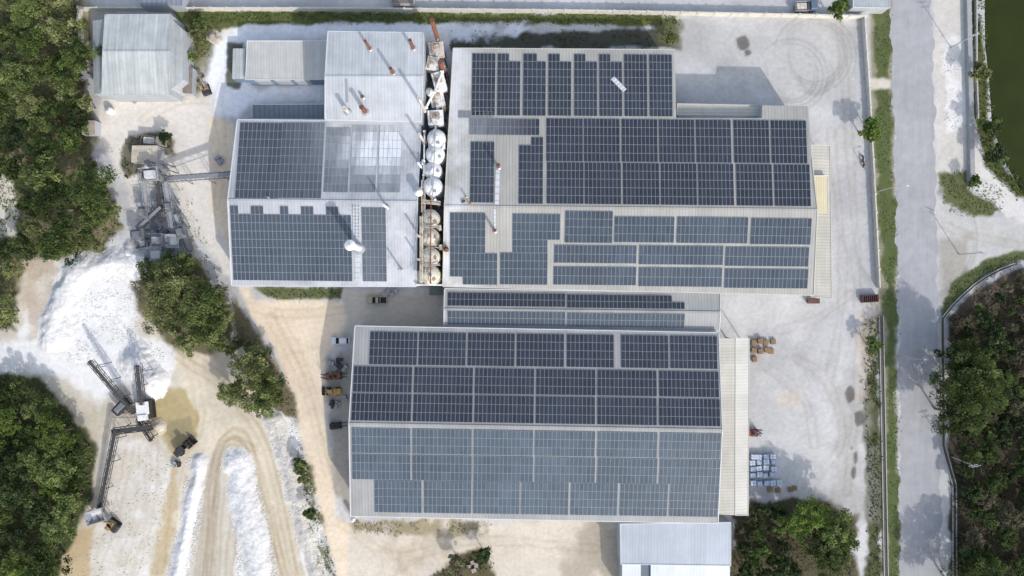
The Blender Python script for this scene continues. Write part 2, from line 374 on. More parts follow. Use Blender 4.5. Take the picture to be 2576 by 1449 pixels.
# ------------------------------------------------------------------ road, pond
def edge_strip(L,R,z,name,mat):
    co=[]
    for (a,b) in zip(L,R): co+=[(*W(*a)[:2],z),(*W(*b)[:2],z)]
    n=len(L); q=np.array([[2*k,2*k+1,2*k+3,2*k+2] for k in range(n-1)])
    return np_mesh(name,np.array(co),q,mat)
yy=list(np.arange(-3000,4600,6)); 
def rl(y): return 2240+ (y*0.026 if y<800 else 20.8+(y-800)*.006)
def rr(y): return 2344+ (y*0.021 if y<800 else 16.8+(y-800)*.012)
jit=lambda y,s:2.5*math.sin(y*.11+s)+3*math.sin(y*.037+2*s)+random.uniform(-1.8,1.8)
road_m=M('worn_asphalt',(168,169,172),.85,.12,.4,bump=.02,streak=.06)
rd=edge_strip([(rl(y)+jit(y,1),y) for y in yy],[(rr(y)+jit(y,2),y) for y in yy],.008,'road',road_m); tag(rd,'grey asphalt road along the right of the site','road',kind='structure')
m=bpy.data.materials.new('pond_water'); nt=nodes_of(m); tcw=nd(nt,'ShaderNodeTexCoord').outputs['Object']
c=mix_col(nt,noise_n(nt,tcw,.15,4),srgb(36,44,8),srgb(54,62,18)); finish(nt,c,.12,0,.25,(noise_n(nt,tcw,2.5,3),.2,.02))
pond=[(2462,-1500),(5000,-1500),(5000,560),(2640,545),(2576,495),(2530,410),(2496,320),(2490,230),(2478,110)]
pm=MB(); pm.add([W(*p)+V((0,0,.012)) for p in pond],[tuple(range(len(pond)))[::-1]]); tag(pm.build('pond',m),'dark green pond at the upper right corner','water',kind='structure')

# ------------------------------------------------------------------ roof & building helpers
roofE=M('roof_blue_grey',(172,176,182),.5,.08,.3,rib=(.75,.84),streak=.09,dust=(-24,-80,.5),spec=.3)
roofD=M('roof_dusty_white',(188,194,199),.5,.08,.3,rib=(.75,.88),streak=.1,dust=(-22,-60,.35),spec=.3)
roofF=M('roof_beige_grey',(174,173,168),.55,.08,.3,rib=(.75,.84),streak=.08,dust=(-13,-5,.65),spec=.3)
roofH=M('roof_warm_grey',(164,165,164),.55,.08,.3,rib=(.75,.86),streak=.07,spec=.3)
roofC=M('roof_cream',(192,189,180),.55,.08,.3,rib=(.75,.86,1),streak=.06,spec=.3)
roofC2=M('roof_pale_cream',(206,205,197),.55,.08,.3,rib=(.75,.9,1),spec=.3)
roofY=M('roof_yellow_cream',(212,202,172),.55,.08,.3,rib=(.6,.85),spec=.3)
roofA=M('roof_fibre_cement',(186,192,192),.8,.12,.4,rib=(.9,.92),streak=.18,spec=.2)
roofA2=M('roof_fibre_cement_grey',(160,166,168),.8,.16,.4,rib=(.9,.9),streak=.16,spec=.2)
roofB=M('roof_pale_steel',(192,194,192),.5,.08,.4,rib=(.7,.9),streak=.07,spec=.3)
roofI=M('roof_silver_blue',(182,190,200),.45,.06,.4,rib=(.75,.93),streak=.05,spec=.3)
wallG=M('wall_sheet_grey',(172,178,184),.6,.1,.5,rib=(.6,.92))
wallB=M('wall_sheet_blue',(120,140,160),.6,.1,.5,rib=(.6,.9))
trimW=M('trim_white',(210,213,216),.5,.1,1.)
trimC=M('trim_cream',(200,198,188),.5,.1,1.)
dark=M('dark_void',(40,42,44),.8,.2)
steel=M('galvanised',(170,174,178),.4,.15,3.,metal=.3)
rustM=M('rusty_steel',(122,80,62),.8,.3,2.,rust=((92,62,50),1.6,.55))
rustD=M('dusty_rust',(160,142,126),.85,.25,1.2,rust=((202,198,192),.9,.48))
whiteP=M('dusty_white_paint',(224,225,224),.6,.12,1.2,rust=((180,166,150),.9,.58))
creamP=M('cream_paint',(210,203,184),.6,.14,1.,rust=((164,142,118),1.1,.58))
rubber=M('rubber',(44,44,44),.85,.2)
glass=M('tinted_glass',(30,36,42),.1,.1,spec=.6)
conc=M('concrete',(182,181,178),.85,.14,1.,bump=.02)
def planes_gable(p,zr,zn,zs):
    RL=W(*p['RL'],zr);RR=W(*p['RR'],zr)
    N=plane3(RL,RR,W(*p['TL'],zn)); Sp=plane3(RL,RR,W(*p['BL'],zs)); return RL,RR,N,Sp
def gutter(o,a,b,mat,parent,out):
    d=(b-a).normalized(); n=V((d.y,-d.x,0))*out
    m=MB(o); m.bar(a+n*.11-V((0,0,.12)),b+n*.11-V((0,0,.12)),.2,.2); return m.build('gutter',mat,parent)
def door(o,c,d,rz,parent,mat):
    f=MB(o); f.box(c,d,rz); x=f.build('roller_door',mat,parent)
    h=MB(o); h.box(V(c)+V((0,0,d[2]/2+.12)),(d[0]+.3,d[1]+.1,.22),rz); h.build('door_hood',trimW,x); return x
def gable(name,label,p,zr,zn,zs,rm,wm,tm,polyN=None):
    RL,RR,N,Sp=planes_gable(p,zr,zn,zs)
    pn=[on_plane(*q,N) for q in (polyN or [p['TL'],p['TR']])]; BL=on_plane(*p['BL'],Sp);BR=on_plane(*p['BR'],Sp)
    cen=(RL+RR)/2; o=V((cen.x,cen.y,0)); r=thing(name,label,'building',o)
    n=MB(o); n.slab(pn+[RR,RL],.12); rn=n.build('roof_slope',rm,r)
    s=MB(o); s.slab([RL,RR,BR,BL],.12); rs=s.build('roof_slope',rm,r)
    c=MB(o); c.bar(RL+V((0,0,.06)),RR+V((0,0,.06)),.5,.12); c.build('ridge_cap',rm,rn)
    wl=MB(o); ring=pn+[RR,BR,BL,RL]; n_=len(ring); e=V((0,0,.13))
    for k in range(n_):
        a,b=ring[k],ring[(k+1)%n_]; wl.add([V((a.x,a.y,0)),V((b.x,b.y,0)),b-e,a-e],[(0,1,2,3)])
    wl.build('wall',wm,r)
    gutter(o,BL,BR,tm,r,1); gutter(o,pn[0],pn[1],tm,r,-1)
    for a,b,cc in ((pn[0],RL,BL),(pn[-1],RR,BR)):
        g=MB(o)
        g.bar(a+V((0,0,.04)),b+V((0,0,.04)),.2,.2); g.bar(b+V((0,0,.04)),cc+V((0,0,.04)),.2,.2); g.build('barge_board',tm,r)
    return dict(root=r,o=o,N=N,S=Sp,u=(RR-RL).normalized(),RL=RL,RR=RR,pn=pn,BL=BL,BR=BR,rn=rn,rs=rs)
def flat_roof(name,label,px,zs,rm,wm,tm=None,t=.12,cat='building',walls=True,parent=None,o=None,posts=False):
    pts=[W(x,y,z) for (x,y),z in zip(px,zs)]; cen=sum(pts,V((0,0,0)))/len(pts)
    if parent is None: o=V((cen.x,cen.y,0)); r=thing(name,label,cat,o)
    else: r=parent
    m=MB(o); m.slab(pts,t); ro=m.build('roof',rm,r)
    n=len(pts)
    if walls:
        wl=MB(o)
        for k in range(n):
            a,b=pts[k],pts[(k+1)%n]; wl.add([V((a.x,a.y,0)),V((b.x,b.y,0)),b-V((0,0,t+.01)),a-V((0,0,t+.01))],[(0,1,2,3)])
        wl.build('wall',wm,r)
    if posts:
        for k in range(n):
            a=pts[k]+(cen-pts[k]).normalized()*.4; q=MB(o); q.box((a.x,a.y,(a.z-t)/2),(.2,.2,a.z-t)); q.build('post',steel,r)
    if tm:
        for k in range(n):
            a,b=pts[k],pts[(k+1)%n]; q=MB(o); q.bar(a+V((0,0,.02)),b+V((0,0,.02)),.16,.16); q.build('edge_trim',tm,ro)
    return dict(root=r,o=o,pts=pts,roof=ro)
bE=gable('warehouse','western warehouse with a dusty grey gable roof carrying solar panels',dict(TL=(597,302),TR=(1060,305),RL=(573,503),RR=(1050,508),BL=(583,718),BR=(1047,720)),11.5,8.6,8.6,roofE,wallG,trimW)
bD=gable('mill_building','tall pale roofed mill block with rusty chimneys at the top centre',dict(TL=(825,80),TR=(1065,83),RL=(818,193),RR=(1064,193),BL=(818,300),BR=(1060,305)),14.5,13.2,13.2,roofD,wallG,trimW)
bF=gable('factory_hall','largest factory hall, L-shaped beige roof right of the silos',dict(TL=(1140,122),TR=(1697,126),RL=(1118,519),RR=(2056,528),BL=(1114,720),BR=(2047,742)),12,8,9.8,roofF,wallG,trimC,[(1140,122),(1697,126),(1701,297),(1916,297),(1918,265),(2033,267),(2042,400)])
bH=gable('warehouse','southern warehouse roofed end to end with solar panels',dict(TL=(893,821),TR=(1808,838),RL=(878,1066),RR=(1817,1082),BL=(882,1298),BR=(1806,1316)),12,9,9,roofH,wallG,trimW)
bG=gable('link_building','long narrow link building between the two big factory halls',dict(TL=(1118,727),TR=(1812,738),RL=(1117,778),RR=(1812,786),BL=(1117,822),BR=(1810,832)),8.6,7.8,7.8,roofH,wallG,trimW)
bA=gable('old_shed','weathered pale shed with stained gable roof at the upper left',dict(TL=(265,38),TR=(431,37),RL=(259,130),RR=(428,130),BL=(257,237),BR=(425,236)),8.2,6.9,6.9,roofA,wallG,roofA)
o=bA['o']
for px,zs in (([(430,46),(460,74),(461,200),(425,228)],[6.4,5.6,5.6,6.4]),([(233,52),(263,48),(256,235),(236,236)],[5.0,5.6,5.6,5.0])):
    flat_roof('x','x',px,zs,roofA2,wallG,parent=bA['root'],o=o)
bB=flat_roof('storage_shed','long low shed with a pale steel roof beside the mill block',[(622,103),(822,103),(818,200),(618,200)],[5.0,5.0,4.4,4.4],roofB,wallB,trimW)
a,b=bB['pts'][3],bB['pts'][2]
for t in (.2,.45,.7): door(bB['o'],((a.x+(b.x-a.x)*t),a.y-.04,1.8),(3.6,.1,3.4),0,bB['root'],wallG)
flat_roof('lean_to','low grey lean-to at the left end of the long shed',[(586,122),(618,122),(616,198),(584,198)],[3.2,3.4,3.4,3.2],roofA,wallB,cat='lean-to')
flat_roof('open_shed','dark blue grey shed roof tucked below the mill block',[(634,263),(816,262),(816,300),(634,299)],[4,4,3.6,3.6],M('roof_slate',(132,140,152),.6,.12,.5,rib=(1.2,.8)),wallB,trimW)
flat_roof('loading_canopy','slim cream canopy roof filling the notch of the factory hall',[(1704,261),(1917,265),(1915,291),(1703,289)],[7.2,7.2,7.5,7.5],roofC,wallG,trimC,cat='canopy',posts=True,walls=False)
flat_roof('side_canopy','long cream corrugated canopy on the right end of the factory hall',[(2040,365),(2088,366),(2092,750),(2040,747)],[6.8,6,6,6.8],roofC,wallG,trimC,cat='canopy',walls=False,posts=True)
flat_roof('raised_canopy','small yellowish raised roof over the long side canopy',[(2046,442),(2083,442),(2083,541),(2050,541)],[8,7.4,7.4,8],roofY,wallG,trimW,cat='canopy',walls=False,posts=True)
r=flat_roof('loading_bay','cream roofed loading bay along the right end of the southern warehouse',[(1808,850),(1850,851),(1849,1296),(1806,1294)],[7.8,7.3,7.3,7.8],roofC,wallG,walls=False,posts=True,cat='loading bay')
flat_roof('x','x',[(1850.3,850),(1885,852),(1882,1296),(1849.3,1296)],[7.32,6.7,6.7,7.32],roofC2,wallG,trimC,parent=r['root'],o=r['o'],walls=False,posts=True)
r=flat_roof('steel_shed','silver blue steel shed cut by the bottom edge',[(1560,1318),(1838,1314),(1838,1423),(1562,1419)],[6.4,6.4,6.0,6.0],roofI,wallG,trimW)
m2=M('roof_bright_white',(218,223,227),.5,.05,.4,rib=(.75,.95))
flat_roof('x','x',[(1565,1413),(1612,1413.5),(1612,1500),(1565,1500)],[5.7,5.7,5.2,5.2],m2,wallG,parent=r['root'],o=r['o'])
flat_roof('x','x',[(1637,1414),(1836,1419),(1836,1500),(1637,1500)],[5.7,5.7,5.2,5.2],m2,wallG,parent=r['root'],o=r['o'])
flat_roof('x','x',[(1612,1413.5),(1637,1414),(1637,1500),(1612,1500)],[5.1,5.1,4.7,4.7],M('roof_skylight',(110,120,130),.3,.1),wallG,parent=r['root'],o=r['o'])
flat_roof('small_shed','narrow brown roofed shed on the right of the weathered shed',[(458,168),(484,170),(482,236),(460,234)],[3,2.6,2.6,3],M('roof_brown',(132,122,114),.8,.25,1.,rib=(.5,.8)),wallG,cat='shed')
flat_roof('hut','small grey brown hut at the edge of the left woodland',[(204,303),(238,303),(238,338),(206,338)],[2.8,2.8,2.5,2.5],M('roof_old',(160,152,140),.8,.25,1.),wallG,cat='hut')
flat_roof('control_cabin','beige roofed control cabin beside the upper stone plant',[(332,366),(396,366),(396,408),(330,408)],[3.4,3.4,3.,3.],M('roof_sand',(192,184,168),.8,.2,1.,rib=(.6,.9)),wallG,cat='cabin')
flat_roof('roadside_shed','grey roof cut by the top edge, beside the road',[(2146,-60),(2240,-58),(2238,20),(2146,18)],[4,4,3.6,3.6],M('roof_grey_blue',(170,177,182),.6,.1,.6,rib=(.7,.9)),wallG,trimW)
flat_roof('neighbour_shed','grey shed cut by the top edge at the upper left',[(345,-80),(462,-80),(458,14),(352,14)],[4,4,3.8,3.8],M('roof_slate',(132,140,152)),wallG,cat='shed')
flat_roof('neighbour_store','small rusty roofed store cut by the top edge, left of the mill chimneys',[(985,-40),(1040,-40),(1040,8),(985,8)],[3,3,3,3],M('roof_brown',(132,122,114)),wallG,cat='shed')

# ------------------------------------------------------------------ solar arrays
def panel_mat():
    m=bpy.data.materials.new('solar_glass'); nt=nodes_of(m)
    oi=nd(nt,'ShaderNodeObjectInfo'); sp=nd(nt,'ShaderNodeSeparateColor'); nt.links.new(oi.outputs['Color'],sp.inputs[0])
    g=nd(nt,'ShaderNodeNewGeometry').outputs['Position']
    c=mix_col(nt,sp.outputs[1],srgb(51,56,68),srgb(92,106,118))  # paler colour stands for the brighter sky mirrored by south slopes
    c=scale_col(nt,c,maprange(nt,oi.outputs['Random'],0,1,.9,1.1))
    c=scale_col(nt,c,maprange(nt,noise_n(nt,g,.07,5),.3,.7,.86,1.14))
    mp=nd(nt,'ShaderNodeMapping'); nt.links.new(g,mp.inputs[0]); mp.inputs['Scale'].default_value=(1.4,.4,.3)
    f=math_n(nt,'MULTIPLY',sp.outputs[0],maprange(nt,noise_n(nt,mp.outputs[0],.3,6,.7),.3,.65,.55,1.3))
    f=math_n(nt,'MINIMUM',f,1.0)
    c=mix_col(nt,f,c,srgb(226,232,240))  # pale coat: dust, with glare painted in on the western warehouse
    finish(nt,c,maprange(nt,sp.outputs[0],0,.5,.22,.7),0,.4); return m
PG=panel_mat(); PF=M('panel_frame',(160,166,171),.45,.1,spec=.4); RAIL=M('rail_aluminium',(180,182,182),.4,.1)
NPAN=0
def array(bld,side,px,label,group,dust=0.0,film=None,skip=None,pit=(10.5,20.6)):
    global NPAN
    pl=bld[side]; u=bld['u']; n=pl[1]; v=n.cross(u).normalized(); p0=pl[0]
    x0,y0,x1,y1=px; k=u.y/u.x
    C4=[on_plane(x,y-(x-(x0+x1)/2)*k,pl) for x,y in ((x0,y0),(x1,y0),(x1,y1),(x0,y1))]
    us=[(P-p0).dot(u) for P in C4]; vs=[(P-p0).dot(v) for P in C4]
    ua=(us[0]+us[3])/2; ub=(us[1]+us[2])/2; va=(vs[2]+vs[3])/2; vb=(vs[0]+vs[1])/2
    nx=max(1,round((x1-x0)/pit[0])); nyy=max(1,round((y1-y0)/pit[1])); du=(ub-ua)/nx; dv=(vb-va)/nyy
    r=thing('solar_array',label,'solar array',(0,0,0),0,group)
    Mx=Matrix((u,v,n)).transposed().to_4x4(); Mx.translation=p0+u*ua+v*va+n*.11; r.matrix_world=Mx
    a,b,f=(du-.028)/2,(dv-.028)/2,.032
    def pan(m,cx,cy):
        vs=[(cx+sx*a,cy+sy*b,.0) for sx,sy in ((-1,-1),(1,-1),(1,1),(-1,1))]+[(cx+sx*a,cy+sy*b,.04) for sx,sy in ((-1,-1),(1,-1),(1,1),(-1,1))]+[(cx+sx*(a-f),cy+sy*(b-f),.036) for sx,sy in ((-1,-1),(1,-1),(1,1),(-1,1))]
        m.add(vs,[(0,1,5,4),(1,2,6,5),(2,3,7,6),(3,0,4,7),(4,5,9,8),(5,6,10,9),(6,7,11,10),(7,4,8,11),(3,2,1,0)],1); m.add(vs[8:],[(0,1,2,3)],0)
    m=MB(); pan(m,0,0); first=m.build('solar_panel',[PG,PF],r); me=first.data
    cells=[(i,j) for j in range(nyy) for i in range(nx) if not(skip and skip(i,nyy-1-j,nx,nyy))]
    fl=(.05 if side=='N' else .5) if film is None else film  # south slopes paler: sky reflection painted into the panel colour
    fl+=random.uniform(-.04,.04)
    for c,(i,j) in enumerate(cells[:100]):
        ob=first if c==0 else bpy.data.objects.new('solar_panel',me)
        if c: COL.objects.link(ob); ob.parent=r
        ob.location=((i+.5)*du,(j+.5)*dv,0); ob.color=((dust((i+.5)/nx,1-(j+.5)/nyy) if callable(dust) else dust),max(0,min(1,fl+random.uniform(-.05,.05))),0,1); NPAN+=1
    if len(cells)>100:
        m=MB()
        for i,j in cells[100:]: pan(m,(i+.5)*du,(j+.5)*dv)
        ob=m.build('solar_panels',[PG,PF],r); ob['kind']='stuff'; ob.color=((dust if not callable(dust) else .2),max(0,fl),0,1)
    m=MB()
    for j in range(nyy):
        for t in (.25,.75): m.box((nx*du/2,(j+t)*dv,-.035),(nx*du-.1,.05,.06))
    if not skip: m.build('mounting_rail',RAIL,r)
def row(bld,side,xs,y0,y1,xref,k,where,group,**kw):
    n=len(xs)
    for q,(a,b) in enumerate(xs):
        dy=((a+b)/2-xref)*k
        pos=ORD[q]+' from the left' if q<n-1 else 'rightmost'
        array(bld,side,(a,y0+dy,b,y1+dy),f'solar array, {pos} in {where}',group,**kw)
gH='solar arrays on the southern warehouse'
row(bH,'N',[(930,1050),(1053,1172),(1176,1295),(1299,1419),(1425,1544),(1562,1681),(1685,1804)],834,917,930,.013,'the top row on the southern warehouse',gH)
r6=[(889,1037),(1041,1190),(1194,1344),(1348,1498),(1502,1652),(1657,1808)]
row(bH,'N',r6,921,986,900,.015,'the second row on the southern warehouse',gH)
r6=[(885,1035),(1039,1189),(1193,1343),(1347,1497),(1502,1652),(1657,1811)]
row(bH,'N',r6,989,1058,900,.016,'the row above the ridge of the southern warehouse',gH)
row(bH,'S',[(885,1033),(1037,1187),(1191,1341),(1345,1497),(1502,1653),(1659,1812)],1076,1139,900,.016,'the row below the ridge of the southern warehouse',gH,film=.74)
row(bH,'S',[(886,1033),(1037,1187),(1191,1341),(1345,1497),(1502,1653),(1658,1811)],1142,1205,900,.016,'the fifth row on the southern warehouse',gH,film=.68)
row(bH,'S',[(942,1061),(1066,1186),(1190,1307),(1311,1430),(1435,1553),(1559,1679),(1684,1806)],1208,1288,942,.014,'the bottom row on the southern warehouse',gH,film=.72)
gF='solar arrays on the factory hall'
cols8=[(1187,1246),(1251,1309),(1316,1373),(1379,1437),(1444,1502),(1507,1565),(1570,1628),(1633,1691)]
for q,(a,b) in enumerate(cols8):
    sk=(lambda i,j,nx,ny:j==0 and i>=nx/2) if q in (1,2,3,4,5) else None
    array(bF,'N',(a,135+(a-1187)*.006,b,291+(a-1187)*.006),f'tall solar array, {ORD[q]+" from the left" if q<7 else "rightmost"} in the top bank of the factory hall',gF,skip=sk,film=.12)
array(bF,'N',(1153,280,1240,297),'single dusty strip of panels under the top bank, at the left',gF,dust=.25)
array(bF,'N',(1181,299,1357,340),'two row solar array below the top bank, left of the large blocks',gF,dust=lambda x,y:.22*(1-x))
array(bF,'N',(1183,357,1243,510),'narrow solar array beside the roof duct near the two workers',gF,film=.2)
array(bF,'N',(1305,345,1366,513),'narrow notched solar array left of the large blocks',gF,skip=lambda i,j,nx,ny:j==0 and i<nx/2)
c7=[(1374,1466),(1468,1559),(1563,1654),(1657,1747),(1750,1839),(1845,1935),(1939,2029)]
row(bF,'N',c7,298,406,1400,.009,'the upper large row on the factory hall',gF)
row(bF,'N',[(a+1+(a-1374)*.012,b+1+(b-1374)*.012) for a,b in c7],408,513,1400,.010,'the row above the ridge of the factory hall',gF)
SF=[((1132,535,1221,637),'left solar array below the ridge of the factory hall'),((1132,637,1251,716),'solar array in the bottom left corner of the factory hall'),
((1289,538,1409,603),'solar array right of the lower roof vent on the factory hall'),((1289,603,1377,636),'short solar array joining two blocks near the lower roof vent'),((1258,636,1377,716),'solar array second along the bottom left of the factory hall'),
((1421,531,1541,611),'four row solar array just below the factory hall ridge'),((1545,545,1696,610),'wide solar array right of the four row block below the ridge'),((1702,546,1881,612),'widest solar array in the row below the factory hall ridge'),((1888,549,2040,615),'rightmost solar array in the row below the factory hall ridge'),
((1394,617,1601,662),'left long thin solar array in the middle lower row of the factory hall'),((1607,618,1819,666),'central long thin solar array in the middle lower row of the factory hall'),((1824,621,2034,670),'right long thin solar array in the middle lower row of the factory hall'),
((1392,671,1600,717),'left long thin solar array along the bottom eave of the factory hall'),((1606,673,1816,721),'central long thin solar array along the bottom eave of the factory hall'),((1822,676,2032,725),'right long thin solar array along the bottom eave of the factory hall')]
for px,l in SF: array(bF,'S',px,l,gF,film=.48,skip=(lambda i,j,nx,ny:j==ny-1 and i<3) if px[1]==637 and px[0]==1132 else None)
gG='solar arrays on the link building'
array(bG,'N',(1126,737,1422,771),'left solar array on the upper slope of the link building',gG,pit=(10.4,17))
array(bG,'N',(1426,742,1722,776),'right solar array on the upper slope of the link building',gG,pit=(10.4,17),skip=lambda i,j,nx,ny:j==0 and i>nx-4)
array(bG,'S',(1126,783,1422,818),'left solar array on the lower slope of the link building',gG,pit=(10.4,17))
array(bG,'S',(1426,788,1722,823),'right solar array on the lower slope of the link building',gG,pit=(10.4,17))
gE='solar arrays on the western warehouse'
DUST_GLARE=lambda X_,y: math.exp(-((X_-955)/85.0)**2)*math.exp(-((y-.36)/.34)**2)       # soft glare painted into the panel colour, plus dust from the mill alley
array(bE,'N',(598,309,706,499),'left half of the big solar block on the western warehouse',gE,film=.22,dust=.03)
array(bE,'N',(706,309,813,499),'right half of the big solar block on the western warehouse',gE,film=.25,dust=lambda x,y:.03+.9*DUST_GLARE(706+107*x,y)+.12*x*(1-y))
array(bE,'N',(818,322,879,484),'solar array half whitened by dust and painted glare, left of the palest two',gE,dust=lambda x,y:.12+.95*DUST_GLARE(828+61*x,y),film=.35)
array(bE,'N',(884,310,948,484),'middle solar array whitened by dust and painted glare on the western warehouse',gE,dust=lambda x,y:.14+.95*DUST_GLARE(884+64*x,y),film=.35)
array(bE,'N',(953,310,1009,484),'palest solar array, almost white with dust and painted glare, right of the western warehouse',gE,dust=lambda x,y:.22+.95*DUST_GLARE(953+40*x,y),film=.35)
def teeth(i,j,nx,ny):
    x=583+(i+.5)*302/nx
    return j==0 and not any(a<=x<=b for a,b in ((583,609),(640,669),(703,731),(765,793),(827,856)))
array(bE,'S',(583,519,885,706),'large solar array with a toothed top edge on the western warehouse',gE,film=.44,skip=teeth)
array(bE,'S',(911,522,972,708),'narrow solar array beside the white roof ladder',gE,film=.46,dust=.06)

# ------------------------------------------------------------------ roof details
def chimney(bld_pl,px,h,r,mat,label,z=None,cowl=False,name='chimney',group=None):
    b=on_plane(*px,bld_pl) if bld_pl else W(px[0],px[1],z or 0)
    t=thing(name,label,'chimney',b,0,group)
    m=MB(); m.lathe([(r,-.3 if bld_pl else -b.z),(r,h*.5),(r,h),(r*.82,h),(r*.82,h-.5)],n=14); m.build('stack',mat,t,True)
    m=MB(); m.lathe([(r*1.9,-.12),(r*1.9,.1),(r*1.05,.28),(r*1.02,.3)],n=14); m.build('flashing',steel,t)
    m=MB(); m.lathe([(r*1.14,h-.25),(r*1.14,h-.1),(r*1.01,h-.08)],n=14); m.build('rim_band',mat,t)
    m=MB(); m.lathe([(r*.8,h-.45),(r*.79,h-.44)],n=14); m.build('opening',dark,t)
    if cowl:
        m=MB(); m.lathe([(r*1.5,h+.45),(.05,h+1.0)],n=14); m.build('cowl',mat,t)
        for k in range(3):
            m=MB(); an=k*2.1; m.tube((r*.9*math.cos(an),r*.9*math.sin(an),h-.05),(r*1.1*math.cos(an),r*1.1*math.sin(an),h+.5),.03,n=5); m.build('cowl_stay',mat,t)
    return t
halfrust=M('half_rust',(196,190,184),.7,.2,1.,rust=((134,96,76),.9,.52))
chimney(bD['N'],(931,124),5.5,.32,rustM,'thin rusty chimney near the top left of the mill roof')
chimney(bD['N'],(1040,122),5.4,.36,rustM,'rusty chimney near the top right corner of the mill roof')
chimney(bD['N'],(989,184),3.6,.36,rustM,'short rusty chimney just above the mill roof ridge')
chimney(bD['S'],(913,245),1.2,.3,rustM,'stubby rusty vent in the middle of the mill roof')
chimney(bD['S'],(875,281),3.4,.5,halfrust,'left of the two thick chimneys low on the mill roof')
chimney(bD['S'],(920,282),4.6,.48,rustM,'right of the two thick chimneys low on the mill roof')
chimney(None,(1068,277),10.5,.36,halfrust,'slim chimney at the lower right corner of the mill block',z=10)
chimney(None,(1067,358),8.5,.34,halfrust,'slim chimney beside the topmost silo',z=9)
chimney(None,(1063,425),7.5,.28,whiteP,'slim white pipe stack left of the third white silo',z=8)
chimney(None,(1061,598),7.2,.26,halfrust,'thin pipe stack beside the second cream silo',z=8)
chimney(None,(1060,655),6.4,.24,halfrust,'thin pipe stack beside the third cream silo',z=8)
chimney(bE['S'],(903,623),8.5,.85,whiteP,'big white chimney with a cowl on the western warehouse',cowl=True)
chimney(bE['N'],(974,522),4.6,.3,whiteP,'slim white vent at the western warehouse ridge')
chimney(bE['S'],(1010,678),4.6,.22,steel,'thin grey vent pipe low on the western warehouse roof')
chimney(bE['N'],(676,497),1.0,.15,steel,'tiny vent pipe by the western warehouse ridge')
chimney(bF['N'],(1254,421),3.6,.36,rustM,'short rusty chimney above the white roof duct')
chimney(bF['S'],(1245,581),3.0,.32,rustM,'short rusty chimney below the factory hall ridge')
chimney(None,(1109,126),19,.5,rustM,'tallest rusty chimney, leaning past the boundary wall at the top',z=1)
chimney(None,(1120,196),12,.5,rustM,'second tall rusty chimney over the dust collectors',z=2)
chimney(None,(1113,325),11,.3,halfrust,'thin rusty pipe stack beside the topmost silo',z=1)
def roof_strip(pl,px,w_,label,name,cat,mat,h=.12,rungs=0):
    a=on_plane(*px[0],pl);b=on_plane(*px[1],pl); n=pl[1]; o=a.copy(); t=thing(name,label,cat,o); d=(b-a).normalized(); s=d.cross(n)
    if rungs:
        for k in (-1,0,1):
            m=MB(o); m.bar(a+s*k*w_/2+n*.25,b+s*k*w_/2+n*.25,.1,.12); m.build('rail',mat,t)
        for k in range(rungs):
            m=MB(o); p=a+(b-a)*(k+.5)/rungs+n*.25; m.bar(p-s*w_/2,p+s*w_/2,.1,.06); m.build('rung',mat,t)
    else:
        m=MB(o); m.bar(a+n*(h/2+.005),b+n*(h/2+.005),w_,h); m.build('duct',mat,t)
        for k in range(5):
            m=MB(o); p=a+(b-a)*(k+.5)/5+n*(h/2+.01); m.bar(p-d*.06,p+d*.06,w_+.06,h+.05); m.build('strap',steel,t)
roof_strip(bE['S'],((897,517),(897,602)),1.5,'white roof ladder between two solar arrays','roof_ladder','ladder',trimW,rungs=10)
roof_strip(bE['S'],((899,640),(899,706)),1.2,'pale skylight strip below the big white chimney','skylight_strip','skylight',roofD,.05)
roof_strip(bF['N'],((1252,428),(1250,514)),1.0,'white duct strip running down from the short rusty chimney','roof_duct','duct',trimW,.15)
roof_strip(bF['S'],((1244,526),(1245,576)),.5,'white duct strip above the lower roof vent','roof_duct','duct',trimW,.1)
roof_strip((bF['N'][0]+V((0,0,.2)),bF['N'][1]),((1541,196),(1572,228)),1.1,'loose pale sheet lying askew on the top solar bank','loose_sheet','metal sheet',trimW,.04)
roof_strip(bD['S'],((871,198),(873,258)),.6,'dark streaked drain strip on the mill roof','roof_duct','duct',steel,.05)
# ------------------------------------------------------------------ silos and plant in the gap
def silo(px,z,r,mat,label,rail):
    b=W(px[0],px[1],z-.8); t=thing('silo',label,'silo',(b.x,b.y,0),random.random()*1.5-.7,'silos in the alley between the halls')
    m=MB(); m.lathe([(r*.98,0.3),(r,z*.5),(r,z-1.5)],n=28); m.build('shell',mat,t,True)
    m=MB(); m.lathe([(r*1.03,z-1.5),(r*1.03,z-1.4),(r*.93,z-.95),(r*.74,z-.5),(r*.5,z-.2),(r*.25,z-.05),(.15,z)],n=28); m.build('dome',mat,t,True)
    m=MB(); m.lathe([(.36,z-.2),(.36,z+.2),(.3,z+.25)],(r*.1,0,0),n=12); m.build('hatch',steel if rail else mat,t)
    m=MB(); m.tube((-r*.5,r*.2,z-.6),(-r*.5,r*.2,z+.3),.15,n=8); m.tube((-r*.5,r*.2,z+.25),(-r*.5,r*1.1,z+.1),.15,n=8); m.build('fill_pipe',rustD if rail else steel,t)
    m=MB(); m.box((r*.5,-r*.4,z-.35),(.7,.6,.7),.4); m.build('vent_filter',rustD if rail else steel,t)
    for zz in (z*.35,z*.7):
        m=MB(); m.lathe([(r*1.005,zz),(r*1.03,zz+.02),(r*1.03,zz+.14),(r*1.005,zz+.16)],n=28); m.build('hoop',mat,t)
    if rail:
        m=MB()
        for k in range(14):
            an=2*math.pi*k/14; p=V((r*.98*math.cos(an),r*.98*math.sin(an),z-1.4)); m.tube(p,p+V((0,0,1.2)),.035,n=4)
            q=V((r*.98*math.cos(an+.449),r*.98*math.sin(an+.449),z-1.4))
            m.tube(p+V((0,0,1.2)),q+V((0,0,1.2)),.04,n=4)
        m.build('guard_rail',creamP,t)
